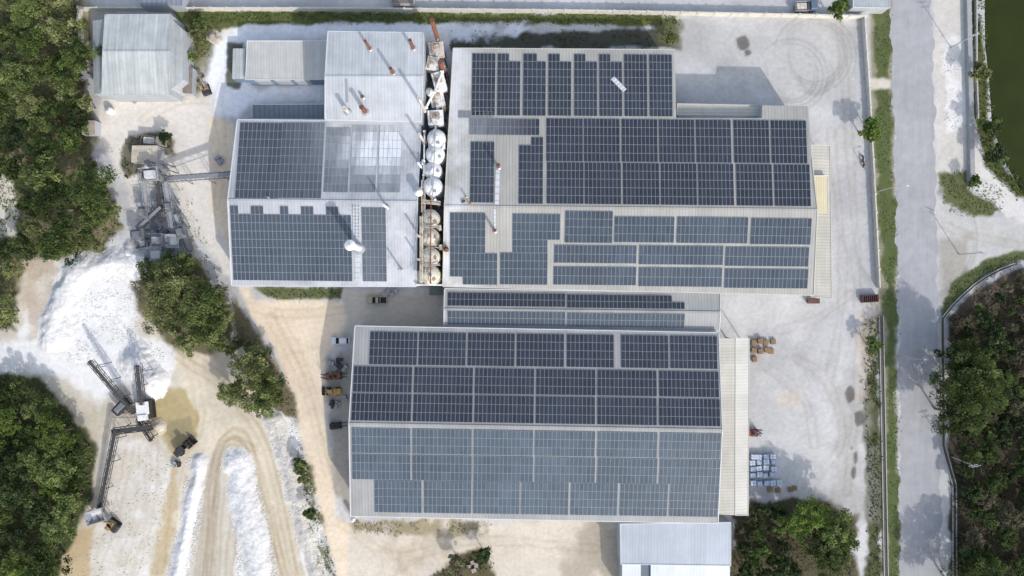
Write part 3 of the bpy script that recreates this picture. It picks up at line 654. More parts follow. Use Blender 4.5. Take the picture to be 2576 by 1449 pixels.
wd=M('silo_white',(226,229,232),.7,.14,.8,rust=((192,190,186),.6,.5))
cs=M('silo_cream',(216,210,196),.7,.18,.8,rust=((178,162,138),.6,.5))
names=['topmost white dusted silo','second white dusted silo from the top','third white dusted silo from the top','fourth white dusted silo, lowest of the white group','uppermost cream silo with guard rail','second cream silo with guard rail','third cream silo with guard rail','lowest cream silo with guard rail, at the bottom of the alley']
for q,(x,y) in enumerate(((1097,347),(1094,387),(1088,428),(1088,468),(1083,550),(1081,597),(1082,645),(1082,692))):
    silo((x,y),12.4-(q%3)*.4,2.12+.1*(q%2),wd if q<4 else cs,names[q],q>=4)
def walkway(p0,p1,w_,label,mat,deck):
    o=V((p0.x,p0.y,0)); t=thing('catwalk',label,'catwalk',o); d=(p1-p0); L=d.length; d.normalize(); s=d.cross(V((0,0,1)))
    m=MB(o); m.bar(p0,p1,w_,.1); m.build('deck',deck,t)
    for k in (-1,1):
        m=MB(o); n=max(2,int(L/2))
        for j in range(n+1):
            p=p0+(p1-p0)*j/n+s*k*w_/2; m.tube(p,p+V((0,0,1.1)),.05,n=4)
        for hh in (.55,1.1): m.bar(p0+s*k*w_/2+V((0,0,hh)),p1+s*k*w_/2+V((0,0,hh)),.07,.07)
        m.build('hand_rail',mat,t)
    for j in (0.05,.5,.95):
        m=MB(o); p=p0+(p1-p0)*j; m.box((p.x,p.y,p.z/2-.05),(.25,.25,p.z-.1)); m.build('post',steel,t)
walkway(W(1066,455,10.6),W(1066,535,10.6),.8,'rust and cream catwalk between the white and cream silos',creamP,rustD)
walkway(W(1061,545,11.6),W(1061,712,11.6),.6,'long cream catwalk along the cream silos',creamP,creamP)
walkway(W(1062,508,11.0),W(1108,512,11.0),.8,'short cross catwalk above the uppermost cream silo',creamP,rustD)
walkway(W(1078,484,11.0),W(1108,518,8.5),.8,'sloping stair catwalk above the uppermost cream silo',steel,steel)
walkway(W(1083,110,8),W(1118,280,8),.7,'long rusty catwalk among the dust collectors',rustD,rustD)
walkway(W(1061,572,12.2),W(1106,570,12.2),.5,'narrow cross catwalk between the first two cream silos',rustD,steel)
walkway(W(1061,668,12.2),W(1106,666,12.2),.5,'narrow cross catwalk between the last two cream silos',rustD,steel)
def elevator(px,z,label,mat):
    b=W(*px,z); t=thing('bucket_elevator',label,'bucket elevator',(b.x,b.y,0),random.uniform(-.2,.2))
    m=MB(); m.box((0,0,z/2-.4),(.6,.9,z-.8)); m.build('casing',mat,t)
    m=MB(); m.loft([[V((x,y,z_)) for x,z_ in ((-.4,z-.8),(.4,z-.8),(.4,z-.2),(.2,z+.1),(-.2,z+.1),(-.4,z-.2))] for y in (-.6,.6)]); m.build('head',mat,t)
    m=MB(); m.tube((-.4,0,z-.5),(-.75,0,z-.5),.2,n=10); m.build('motor',steel,t)
elevator((1115,367),11.4,'white bucket elevator between the two topmost silos',wd)
elevator((1064,408),11.2,'white bucket elevator left of the white silos',whiteP)
elevator((1106,573),11.0,'cream bucket elevator between the upper two cream silos',creamP)
elevator((1108,622),12.2,'cream bucket elevator right of the third cream silo',rustD)
def collector(px,z,d,rz,mat,label):
    b=W(px[0],px[1],z); t=thing('dust_collector',label,'dust collector',(b.x,b.y,0),rz); hx,hy=d[0]/2,d[1]/2
    m=MB(); m.box((0,0,z-d[2]/2),d); m.build('housing',mat,t)
    m=MB(); m.box((0,0,z+.06),(d[0]+.3,d[1]+.3,.1)); m.build('lid',mat,t)
    m=MB(); m.box((hx*.1,hy*.2,z+.3),(d[0]*.5,d[1]*.4,.4)); m.tube((-hx*.6,-hy*.9,z+.35),(-hx*.6,hy*.9,z+.35),.2,n=8); m.build('air_header',rustD,t)
    m=MB(); m.box((0,0,z-d[2]-.8),(d[0]*.5,d[1]*.5,1.6),tp=1.9); m.build('hopper',mat,t)
    for x in (-1,1):
        for y in (-1,1):
            m=MB(); m.box((x*hx*.92,y*hy*.92,(z-d[2])/2),(.2,.2,z-d[2])); m.build('leg',rustM,t)
    m=MB(); m.tube((hx*.3,hy,z-.6),(hx*.3,hy+1.2,z-.6),.35,n=10); m.tube((hx*.3,hy+1.2,z-.3),(hx*.3,hy+1.2,z-3.5),.35,n=10); m.build('duct',rustD,t)
collector((1098,122),10,(3.2,2.6,3),.1,halfrust,'rust streaked dust collector at the top of the alley')
collector((1088,160),9.5,(2.4,3.0,3),-.2,whiteP,'pale dust collector beside the second tall chimney')
collector((1105,205),10,(2.6,4.2,3),.25,whiteP,'long pale dust collector slanting in the alley')
collector((1100,248),9,(3.0,3.6,3),.2,wd,'white dusted collector above the square white one')
collector((1096,296),10.5,(3.4,3.2,3),.05,wd,'square white dust collector just above the silos')
collector((1110,172),7,(2,2,2.4),.5,rustD,'small brown dust collector below the second tall chimney')
def pot(px,z,r,label,mat):
    b=W(*px,z); t=thing('cyclone',label,'cyclone',(b.x,b.y,0))
    m=MB(); m.lathe([(.25,z-4),(r,z-1.6),(r,z)],n=18); m.build('cone',mat,t,True)
    m=MB(); m.lathe([(r*1.06,z),(r*1.06,z+.12),(r*.5,z+.16),(r*.5,z+.5)],n=18); m.build('cover',mat,t,True)
    for k in range(3):
        m=MB(); an=k*2.1; m.tube((r*.9*math.cos(an),r*.9*math.sin(an),0),(r*.9*math.cos(an),r*.9*math.sin(an),z-1),.1,n=6); m.build('leg',steel,t)
pot((1052,482),13.2,.95,'white cyclone pot at the corner of the western warehouse ridge',whiteP)
pot((1122,627),12,.6,'rusty cyclone pot beside the third cream silo',rustM)
pot((1080,230),10.5,.8,'pale cyclone pot left of the slanting dust collector',whiteP)
def pipe(pts,r,label,mat):
    P=[V(p) for p in pts]; o=V((P[0].x,P[0].y,0)); t=thing('pipe_run',label,'pipe',o)
    m=MB(o)
    for a,b in zip(P[:-1],P[1:]): m.tube(a,b,r,n=8)
    m.build('pipe',mat,t)
    for p in P:
        m=MB(o); m.tube(p-V((r*1.5,0,0)),p+V((r*1.5,0,0)),r*1.35,n=8); m.build('flange',mat,t)
    for p in (P[0],P[-1]):
        m=MB(o); m.box((p.x,p.y,p.z/2),(.15,.15,p.z)); m.build('support',steel,t)
pipe([W(1068,330,10),W(1066,440,10.5),W(1062,470,10.5)],.2,'white pipe along the left of the white silos',wd)
pipe([W(1064,560,10.5),W(1064,705,10.5)],.2,'cream pipe along the left of the cream silos',creamP)
pipe([W(1050,716,9.4),W(1160,717,9.4),W(1190,719,8.8)],.2,'white pipe crossing the bottom of the silo alley',wd)
pipe([W(1084,500,12.6),W(1083,712,12.6)],.12,'thin rusty pipe over the cream silo tops',rustM)
pipe([W(1096,318,12.7),W(1088,500,12.7)],.12,'thin grey pipe over the white silo tops',steel)
pipe([W(1058,622,10),W(1104,622,11)],.12,'thin pipe crossing between the second and third cream silos',creamP)
pipe([W(1072,270,11),W(1092,232,12),W(1112,180,10)],.28,'pale duct winding up through the dust collectors',whiteP)
b=W(1098,730,3); t=thing('plant_cabin','dark green equipment box at the bottom of the silo alley','cabin',(b.x,b.y,0))
m=MB(); m.box((0,0,1.5),(3.2,2.2,3)); m.build('body',M('dark_green',(60,78,72),.6,.2),t); m=MB(); m.box((0,0,3.06),(3.5,2.5,.1)); m.build('roof',M('dark_green2',(96,106,104)),t)
m=MB(); m.box((0,-1.12,1.05),(.9,.06,2.0)); m.build('door',steel,t)

# ------------------------------------------------------------------ boundary walls, drains
wallM=M('boundary_wall',(208,205,195),.85,.14,.6,streak=.05)
def bwall(pts,h,label,name,mat,post=4.0,th=.22,copw=.3,cat='wall'):
    P=[W(*p) for p in pts]; o=P[0].copy(); t=thing(name,label,cat,o)
    m=MB(o);c=MB(o)
    for a,b in zip(P[:-1],P[1:]):
        m.bar(a+V((0,0,h/2)),b+V((0,0,h/2)),th,h); c.bar(a+V((0,0,h+.05)),b+V((0,0,h+.05)),copw,.09)
    m.build('panel',mat,t); c.build('coping',mat,t)
    base=None;cnt=0
    for a,b in zip(P[:-1],P[1:]):
        n=max(1,int((b-a).length/post)); rz=math.atan2(b.y-a.y,b.x-a.x)
        for j in range(n):
            if cnt>=96: break
            p=a+(b-a)*j/n-o
            if base is None:
                q=MB(); q.box((0,0,h/2+.08),(.42,.42,h+.16)); q.box((0,0,h+.2),(.5,.5,.1)); base=q.build('post',mat,t)
                ob=base
            else: ob=base.copy(); COL.objects.link(ob)
            ob.location=p; ob.rotation_euler=(0,0,rz); cnt+=1
bwall([(208,25),(215,27),(900,28),(1500,34),(2172,47)],1.9,'cream boundary wall along the top of the site','boundary_wall',wallM)
bwall([(2168,48),(2180,230),(2194,490),(2206,724)],1.5,'cream boundary wall between the yard and the road verge','boundary_wall',wallM)
bwall([(208,28),(206,60),(212,110)],1.8,'short boundary wall turning down at the upper left corner','boundary_wall',wallM)
def drain(pts,w_,label):
    P=[W(*p) for p in pts]; o=P[0].copy(); t=thing('drain',label,'drain',o)
    for k in (-1,1):
        m=MB(o)
        for a,b in zip(P[:-1],P[1:]):
            d=(b-a).normalized(); s=V((d.y,-d.x,0))*k*w_/2; m.bar(a+s+V((0,0,.15)),b+s+V((0,0,.15)),.18,.3)
        m.build('kerb',conc,t)
    m=MB(o)
    for a,b in zip(P[:-1],P[1:]): m.bar(a+V((0,0,.03)),b+V((0,0,.03)),w_-.2,.05)
    m.build('channel',M('drain_bed',(96,94,84),.9,.3),t)
drain([(2216,795),(2222,1100),(2228,1430),(2232,1600)],1.0,'concrete drain between the yard hedge and the road verge')
drain([(2370,800),(2372,1120),(2400,1220),(2402,1600)],.9,'concrete drain along the right side of the road')
drain([(2372,800),(2395,770),(2420,745),(2450,718),(2480,697),(2515,679),(2550,666)],.6,'curved concrete drain around the side road corner')
P0,P1=W(2424,-300),W(2440,470); o=P0.copy(); t=thing('flood_wall','long grey concrete slab wall beside the pond','wall',o)
m=MB(o); m.bar(P0+V((0,0,.6)),P1+V((0,0,.6)),1.1,1.2); m.build('slab',M('slab_grey',(160,162,164),.85,.1,.8),t)
for k in range(24):
    m=MB(o); p=P0+(P1-P0)*(k+.5)/24; m.box((p.x+.7,p.y,.45),(.3,.5,.9)); m.build('buttress',conc,t)
bwall([(2452,-100),(2452,180),(2456,300)],.8,'low pale wall on the pond bank','bank_wall',conc,8,.2,.3)

# ------------------------------------------------------------------ vegetation
PAL={'dark':[(54,70,38),(76,94,48),(100,116,62)],'mid':[(72,88,48),(98,114,64),(126,138,84)],'olive':[(92,102,60),(118,126,80),(146,150,104)],'bright':[(78,100,44),(104,126,58),(130,148,78)],'dry':[(94,84,70),(118,110,90),(100,106,74)],'deep':[(46,60,36),(64,80,46),(82,98,56)],'verge':[(70,86,48),(92,108,62),(116,128,80)]}
def pal(p,n):
    P=np.array([srgb(*c) for c in PAL[p]]); t=RNG.random(n)*1.999; k=t.astype(int); f=(t-k)[:,None]; return P[k]*(1-f)+P[k+1]*f
bark=M('bark',(120,108,92),.9,.3,3.)
def crown_tree(R,p,seed):
    global RNG
    RNG=np.random.default_rng(seed); hz=R*.75+1.8
    nc=int(26+R*7); th=RNG.random(nc)*6.283; u=RNG.random(nc)
    rad=R*.84*np.sqrt(u)*(1+.28*np.sin(3*th+seed)+.14*np.sin(5*th+2*seed)); zz=hz+R*.5*np.sqrt(np.clip(1-(rad/(R*1.02))**2,0,1))*RNG.uniform(.0,1.3,nc)-R*.1
    cc=np.stack([rad*np.cos(th),rad*np.sin(th),zz],1); cr=R*RNG.uniform(.09,.22,nc)+.12; tint=RNG.uniform(.66,1.36,nc); base=pal(p,nc)
    pts=[];cl=[]
    for k in range(nc):
        n=int(52*cr[k]**1.6+24); d=RNG.normal(size=(n,3)); d/=np.linalg.norm(d,axis=1)[:,None]
        d[:,2]=np.abs(d[:,2])*.8-.15; rr_=cr[k]*(.45+.8*RNG.random(n)**.8)[:,None]
        pts.append(cc[k]+d*rr_); cl.append(base[k]*tint[k]*RNG.uniform(.8,1.2,(n,1)))
    pts=np.concatenate(pts); cl=np.concatenate(cl)
    r=bpy.data.objects.new('tree',None); COL.objects.link(r)
    leaves('crown',pts,RNG.uniform(.15,.31,len(pts)),cl,1.0,r)
    m=MB(); m.tube((0,0,-.2),(.1,.05,hz*.6),.1+R*.045,.05+R*.025,n=8)
    for k in range(6):
        a=k*1.05+seed; L=R*.6; m.tube((.1,.05,hz*(.45+.03*k)),(L*math.cos(a),L*math.sin(a),hz+R*.15),.05+R*.018,.04,n=5)
    m.build('trunk',bark,r)
    return r
PRO={}
def place_tree(px,py,R,p,label,group,name='tree',cat='tree',zs=1.0):
    Rb=min((2.0,3.2,4.6,6.2),key=lambda q:abs(q-R)); v=random.randrange(2 if Rb<4 else 3); key=(Rb,p,v); s=R/Rb
    b=W(px,py,(Rb*.95+1.8)*s*zs); loc=(b.x,b.y,0); rz=random.random()*6.28
    if key not in PRO:
        r=crown_tree(Rb,p,int(Rb*10)+v*13+len(p)*7); PRO[key]=(r,kids(r)); ob=r
    else: ob=dup(PRO[key][0],loc,rz,ch=PRO[key][1])
    ob.location=loc; ob.rotation_euler=(0,0,rz); ob.scale=(s,s,s*random.uniform(.9,1.15)*zs)
    ob.name=name; tag(ob,label,cat,group)
def wood(poly,R0,R1,sp,pals,label,group,n=400,lim=200,hole=None,name='tree',cat='tree'):
    P=sample_poly(poly,n); got=[]
    for x,y in P:
        if hole and any(sdf(h,np.array([x]),np.array([y]))[0]>-15 for h in hole): continue
        R=random.uniform(R0,R1)
        if all(math.hypot(x-a,y-b)>sp*(R+c)*10 for a,b,c in got): got.append((x,y,R))
        if len(got)>=lim: break
    for x,y,R in got: place_tree(x,y,R,random.choice(pals),label,group,name,cat)
def cover(name,poly,dens,hmax,size,p,label,cat='undergrowth',patch=None,up=.9):
    A=abs(sum(poly[i][0]*poly[(i+1)%len(poly)][1]-poly[(i+1)%len(poly)][0]*poly[i][1] for i in range(len(poly))))/2*.01
    q=sample_poly(poly,int(A*dens))
    q=q+RNG.normal(size=q.shape)*4
    h=fbm(q[:,0],q[:,1],30,int(A)%50,3); 
    if patch: k=h>patch; q=q[k];h=h[k]
    n=len(q); z=np.clip((h-.25)*2,0.05,1)*hmax*RNG.uniform(.1,1,n)
    c=np.stack([(q[:,0]-CX)*S,-(q[:,1]-CY)*S,z],1)
    cl=pal(p,n)*(.6+.8*h[:,None])*RNG.uniform(.8,1.2,(n,1))
    o=leaves(name,c,RNG.uniform(size*.6,size*1.2,n),cl,up); tag(o,label,cat,kind='stuff'); return o
LW=[(-60,-60),(190,-40),(190,30),(198,150),(180,240),(205,330),(200,400),(250,500),(270,560),(235,610),(120,620),(45,660),(15,800),(-60,850)]
holes=[[(-60,420),(10,430),(36,500),(26,590),(-60,600)],[(60,650),(150,640),(140,870),(60,860)],[(150,395),(205,380),(215,430),(160,440)]]
wood(LW,2.6,6.0,.7,['dark','mid','mid','olive','dark','dark','deep'],'loose broadleaf tree in the woodland filling the upper left edge','upper left woodland trees',1100,hole=holes)
LW2=[(-60,960),(85,975),(165,1065),(205,1140),(200,1250),(165,1320),(130,1400),(95,1500),(-60,1500)]
wood(LW2,2.6,5.4,.68,['dark','mid','dark','bright','deep'],'loose broadleaf tree in the woodland at the lower left edge','lower left woodland trees',700)
cover('undergrowth',[(-100,-100),(205,-100),(205,30),(215,240),(240,330),(232,410),(290,510),(305,570),(255,640),(110,645),(40,700),(36,830),(-100,850)],3.8,1.4,.34,'mid','green undergrowth below the upper left trees',patch=.36)
cover('undergrowth',[(-100,940),(100,955),(185,1060),(236,1130),(230,1250),(185,1335),(150,1400),(110,1500),(-100,1500)],3.8,1.4,.34,'mid','green undergrowth below the lower left trees',patch=.34)
for k,(x,y,R) in enumerate(((430,715,6.2),(500,765,6.2),(405,790,5.4),(525,830,4.8),(468,850,4.2),(382,690,4.2),(555,800,3.0),(455,675,4),(540,745,3.0),(415,665,3.0))):
    place_tree(x,y,R,('olive','mid')[k%2],'olive green tree in the clump between the stone heap and the tan track','tree clump beside the stone heap')
for k,(x,y,R) in enumerate(((628,925,5.0),(668,965,4.4),(605,985,4.6),(655,1012,4.0),(572,990,3.0),(640,890,3.0),(690,1000,2.6))):
    place_tree(x,y,R,('olive','mid')[k%2],'olive green tree in the smaller clump at the bend of the tan track','tree clump at the track bend')
for x,y,R in ((575,875,2.0),(552,868,1.7),(600,860,1.6)): place_tree(x,y,R,'olive','low sparse shrub between the two olive tree clumps','shrubs between the tree clumps','shrub','shrub')
cover('undergrowth',[(340,640),(480,640),(600,780),(740,1000),(745,1060),(640,960),(540,860),(350,760)],2.6,.7,.27,'olive','scrub along the bank of the tan track',patch=.42)
cover('undergrowth',[(560,700),(620,790),(690,880),(742,1000),(742,1060),(690,1040),(620,900),(540,760)],2.6,.6,.26,'dry','dry brown scrub on the track side of the bank',patch=.4)
RW=[(2425,900),(2480,850),(2640,830),(2700,1500),(2440,1500),(2430,1200)]
wood(RW,1.8,3.8,.76,['dry','deep','deep','dark','dark'],'dark scrubby tree in the woodland at the lower right edge','lower right woodland trees',800)
wood([(2400,830),(2450,775),(2520,720),(2660,670),(2660,860),(2420,900)],1.1,2.2,.85,['dry','dry','deep','dark'],'brown and green shrub behind the curved kerb of the side road','shrubs behind the curved kerb',300,hole=None,name='shrub',cat='shrub')
for k,(x,y,R) in enumerate(((2440,1005,6.4),(2490,985,5.2),(2450,940,5.4),(2414,1045,5.2),(2420,970,5.6),(2425,905,4.4))): place_tree(x,y,R+.4,('mid','dark')[k%2],'taller green tree leaning over the right side of the road','green trees by the right road side',zs=1.38)
for k,(x,y,R) in enumerate(((2470,1430,5.4),(2440,1500,6.2))): place_tree(x,y,R,'dark','tall dark tree at the bottom right corner of the picture','dark trees in the bottom right corner',zs=1.15)
cover('undergrowth',[(2385,800),(2440,745),(2576,668),(2700,640),(2700,1500),(2400,1500)],5.0,1.2,.3,'dry','brown and grey undergrowth at the lower right',patch=.34)
cover('undergrowth',[(2390,830),(2500,760),(2700,690),(2700,1500),(2405,1500)],3.6,1.2,.32,'deep','green undergrowth at the lower right',patch=.42)
BW=[(1868,1285),(1980,1270),(2010,1449),(1860,1449)]
wood(BW,1.6,3.0,.75,['deep','dry','dark'],'dark scrubby tree right of the silver blue shed','scrub trees right of the steel shed',300)
for k,(x,y,R) in enumerate(((2040,1290,4.4),(2090,1320,4.8),(2115,1365,4.2),(2060,1375,4.6),(2000,1320,4.2),(2085,1415,4.2))): place_tree(x,y,R,('bright','mid')[k%2],'bright green tree in the clump below the yard','green tree clump below the yard',zs=1.15)
cover('undergrowth',[(1842,1275),(2050,1255),(2150,1300),(2145,1490),(1842,1490)],3.6,1.2,.32,'dry','scrub below the green tree clump',patch=.36)
cover('hedge_growth',[(470,30),(1700,40),(1700,62),(1135,56),(900,56),(620,58),(560,66),(500,130),(468,80)],8,.9,.27,'verge','rough green growth along the inside of the top wall','hedge')
cover('weeds',[(465,60),(550,70),(520,140),(500,235),(460,235)],4,.8,.3,'olive','weeds beside the weathered shed','weeds',patch=.38)
cover('weeds',[(1130,84),(1640,76),(1705,60),(1708,120),(1135,124)],2,.5,.3,'deep','dark weeds behind the factory hall','weeds',patch=.46)
cover('weeds',[(645,726),(860,728),(855,750),(685,750)],8,.5,.26,'verge','grass strip below the western warehouse','grass')
cover('verge_grass',[(2200,-60),(2233,-60),(2241,188),(2203,188)],7,.22,.19,'verge','grass verge beside the road, upper part','grass',patch=.38)
cover('verge_grass',[(2206,232),(2241,232),(2252,500),(2258,700),(2261,1480),(2240,1480),(2228,800),(2212,490)],7,.22,.19,'verge','grass verge beside the road, lower part','grass',patch=.38)
cover('hedge_growth',[(2178,805),(2210,805),(2216,1450),(2184,1450),(2186,1260),(2176,1050)],5,1.1,.3,'deep','dark scrub between the yard and the drain','undergrowth',patch=.33)
cover('weeds',[(740,1140),(775,1150),(810,1300),(850,1460),(815,1460),(760,1300)],4,.9,.28,'olive','weeds on the white bank beside the tan track','weeds',patch=.43)
cover('weeds',[(2364,445),(2420,434),(2526,482),(2518,528),(2450,548),(2372,530)],6,.4,.24,'verge','grass patch at the side road corner','grass',patch=.4)
cover('weeds',[(2372,785),(2400,715),(2475,658),(2600,632),(2600,655),(2490,690),(2430,738),(2380,800)],7,.4,.24,'verge','grass crescent at the side road corner','grass',patch=.32)
cover('bank_growth',[(2446,-60),(2464,-60),(2482,110),(2494,230),(2500,320),(2534,410),(2600,490),(2560,500),(2480,420),(2456,300)],5,1.0,.34,'dark','green growth on the pond bank','undergrowth',patch=.35)
cover('weeds',[(885,1308),(1240,1312),(1230,1340),(1100,1350),(960,1348),(888,1335)],4,.35,.22,'dry','dry weeds below the southern warehouse','weeds',patch=.42)
cover('weeds',[(1085,1449),(1150,1398),(1238,1375),(1246,1480),(1085,1480)],4,.8,.28,'deep','weeds around the scrap at the bottom edge','weeds',patch=.4)
cover('weeds',[(305,345),(430,335),(440,385),(390,420),(310,450)],4,.8,.3,'dark','weeds around the control cabin','weeds',patch=.4)
cover('weeds',[(470,460),(500,560),(560,700),(590,780),(560,780),(480,640),(440,560)],2,.6,.26,'olive','sparse weeds on the bank left of the tan track','weeds',patch=.5)
def bush(x,y,R,p,label): place_tree(x,y,R,p,label,None,'bush','bush')
bush(2111,23,2.5,'bright','round bright green bush by the top wall')
bush(2190,330,2.6,'bright','bright green bush growing over the right boundary wall')
bush(2192,308,1.7,'bright','smaller bush just above the bright wall bush')
bush(2470,180,2.4,'olive','leafy bush on the pond bank beside the slab wall')
bush(2490,320,2.8,'dark','dark bush on the pond bank, upper of two'); bush(2510,390,2.6,'deep','dark bush on the pond bank, lower of two')
bush(755,1175,2.0,'mid','green bush on the white bank, upper of three'); bush(765,1205,1.6,'olive','small bush on the white bank, middle of three'); bush(780,1290,1.7,'dark','bush on the white bank, lowest of three')
bush(1150,1425,2.4,'dry','brown bush at the bottom edge, left of the scrap'); bush(1215,1400,2.2,'deep','green bush at the bottom edge, right of the scrap')
bush(1690,95,1.8,'olive','weedy bush at the top right corner of the factory hall')
bush(498,85,2.2,'olive','bush between the weathered shed and the dusty track'); bush(480,140,1.6,'mid','bush hugging the right side of the weathered shed'); bush(505,60,1.8,'mid','bush by the top wall near the weathered shed')
bush(170,235,3.0,'olive','pale green tree crown left of the hut'); bush(215,262,2.2,'olive','pale bush beside the round white tank')
bush(2450,455,1.6,'dark','small dark bush at the end of the slab wall'); bush(2200,870,2.0,'mid','green bush in the scrub strip by the drain')
bush(415,345,1.6,'deep','dark bush beside the control cabin'); bush(225,420,1.8,'olive','low bush at the woodland edge below the hut'); bush(285,530,1.7,'olive','low bush at the woodland edge left of the stone plant')

# ------------------------------------------------------------------ stone heaps
STONE=attr_mat('crushed_stone',.95,'stone')
def heap(name,pts,wd_,h,label,c0=(240,240,239),c1=(220,220,221),cat='stone heap',base=(226,223,215)):
    pts=smooth(pts) if len(pts)>2 else pts
    P=np.array(pts); lo=P.min(0)-wd_*1.6;hi=P.max(0)+wd_*1.6
    xs=np.arange(lo[0],hi[0],3.0);ys=np.arange(lo[1],hi[1],3.0); X_,Y_=np.meshgrid(xs,ys)
    d=dline(pts,X_,Y_) if len(pts)>1 else np.hypot(X_-P[0,0],Y_-P[0,1])
    d=d+(fbm(X_,Y_,50,int(wd_),4)-.5)*wd_*1.1
    z=np.clip(1-d/wd_,-.2,1); z0=z.copy(); z=h*np.where(z>0,z*z*(3-2*z)*.75+z*.25,z)+(fbm(X_,Y_,9,5,3)-.5)*.22*np.clip(z*3,0,1)+(fbm(X_,Y_,30,15,3)-.5)*.35*np.clip(z*3,0,1)
    z=z+RNG.uniform(-.05,.05,z.shape)*(z>0)
    ny,nx=X_.shape; co=np.stack([(X_-CX)*S,-(Y_-CY)*S,z-.02],-1).reshape(-1,3)
    i=np.arange(ny*nx).reshape(ny,nx); q=np.stack([i[1:,:-1],i[1:,1:],i[:-1,1:],i[:-1,:-1]],-1).reshape(-1,4)
    q=q[(co[q][:,:,2].max(1)>0)]
    used,inv=np.unique(q,return_inverse=True); q=inv.reshape(q.shape); co=co[used]
    t=RNG.random((len(co),1)); cl=np.array(srgb(*c0))*t+np.array(srgb(*c1))*(1-t)
    f=np.clip(z0.reshape(-1)[used]/.45,0,1)[:,None]; cl=cl*f+np.array(srgb(*base))*(1-f)
    o=np_mesh(name,co,q,STONE,cl); tag(o,label,cat); return o
heap('stone_heap',[(340,655),(255,668),(185,702),(152,770),(142,855)],46,1.5,'curved white stone ridge below the left stone plant',base=(234,233,231))
heap('stone_heap',[(345,915),(375,960)],58,2.4,'white stone heap under the black conveyors',base=(234,233,231))
heap('stone_heap',[(504,1160),(478,1290),(440,1470)],25,.9,'left long thin white stone windrow at the bottom')
heap('stone_heap',[(600,1168),(622,1290),(655,1470)],40,1.0,'right broad white stone windrow at the bottom')
heap('stone_heap',[(690,1060),(722,1160),(760,1300),(800,1450)],28,.8,'white rocky bank left of the tan track',(232,229,223),(196,190,180))
heap('stone_heap',[(360,645),(330,640)],30,1.8,'small white heap under the screen discharge',base=(234,233,231))
heap('stone_heap',[(400,1070)],24,1.0,'small pale heap beside the white crusher',(216,208,192),(196,186,168),base=(182,166,128))
heap('stone_heap',[(535,90),(548,100)],16,.9,'grey rubble pile beside the dusty track',(206,198,186),(160,150,140),'rubble pile')
ico=np.array([(0,0,1),(.9,0,.3),(.28,.85,.4),(-.72,.53,.35),(-.72,-.53,.4),(.28,-.85,.3),(0,0,-.4)]); icf=np.array([(0,1,2),(0,2,3),(0,3,4),(0,4,5),(0,5,1),(1,6,2),(2,6,3),(3,6,4),(4,6,5),(5,6,1)])
def stones(poly,n,s,label,c=(236,235,233),thr=.45):
    q=sample_poly(poly,n); k=fbm(q[:,0],q[:,1],40,9,3)>thr; q=q[k]; n=len(q)
    sc=s*RNG.uniform(.4,1.5,(n,1,1)); a=RNG.random(n)*6.28; v=np.repeat(ico[None],n,0)*sc*RNG.uniform(.7,1.2,(n,1,3))
    x=v[...,0]*np.cos(a)[:,None]-v[...,1]*np.sin(a)[:,None]; y=v[...,0]*np.sin(a)[:,None]+v[...,1]*np.cos(a)[:,None]
    co=np.stack([x+((q[:,0]-CX)*S)[:,None],y-((q[:,1]-CY)*S)[:,None],v[...,2]*.5],-1).reshape(-1,3)
    f=(icf[None]+(np.arange(n)*7)[:,None,None]).reshape(-1,3); cl=np.repeat(np.array(srgb(*c))*RNG.uniform(.82,1.05,(n,1)),7,axis=0)
    tag(np_mesh('loose_stones',co,f,STONE,cl),label,'stones',kind='stuff')
stones([(120,650),(350,636),(350,830),(430,900),(420,985),(280,960),(150,900)],3500,.14,'loose white stones over the upper quarry floor')
stones([(470,1150),(518,1140),(508,1300),(480,1460),(415,1460),(452,1300)],2600,.15,'loose white stones around the left windrow',thr=.36)
stones([(565,1160),(632,1130),(670,1290),(705,1460),(600,1460),(580,1300)],4200,.15,'loose white stones around the right windrow',thr=.36)
stones([(660,1050),(745,1050),(840,1460),(770,1460)],1600,.16,'loose stones on the rocky bank')
stones([(2370,60),(2430,60),(2440,320),(2376,330)],400,.15,'loose pale stones beside the slab wall')
stones([(330,440),(480,440),(500,640),(330,650)],1100,.17,'loose stones around the upper stone plant')
stones([(250,1130),(330,1080),(450,1180),(400,1460),(200,1460),(240,1300)],1200,.14,'loose stones right of the long dark conveyor',c=(214,208,196),thr=.5)

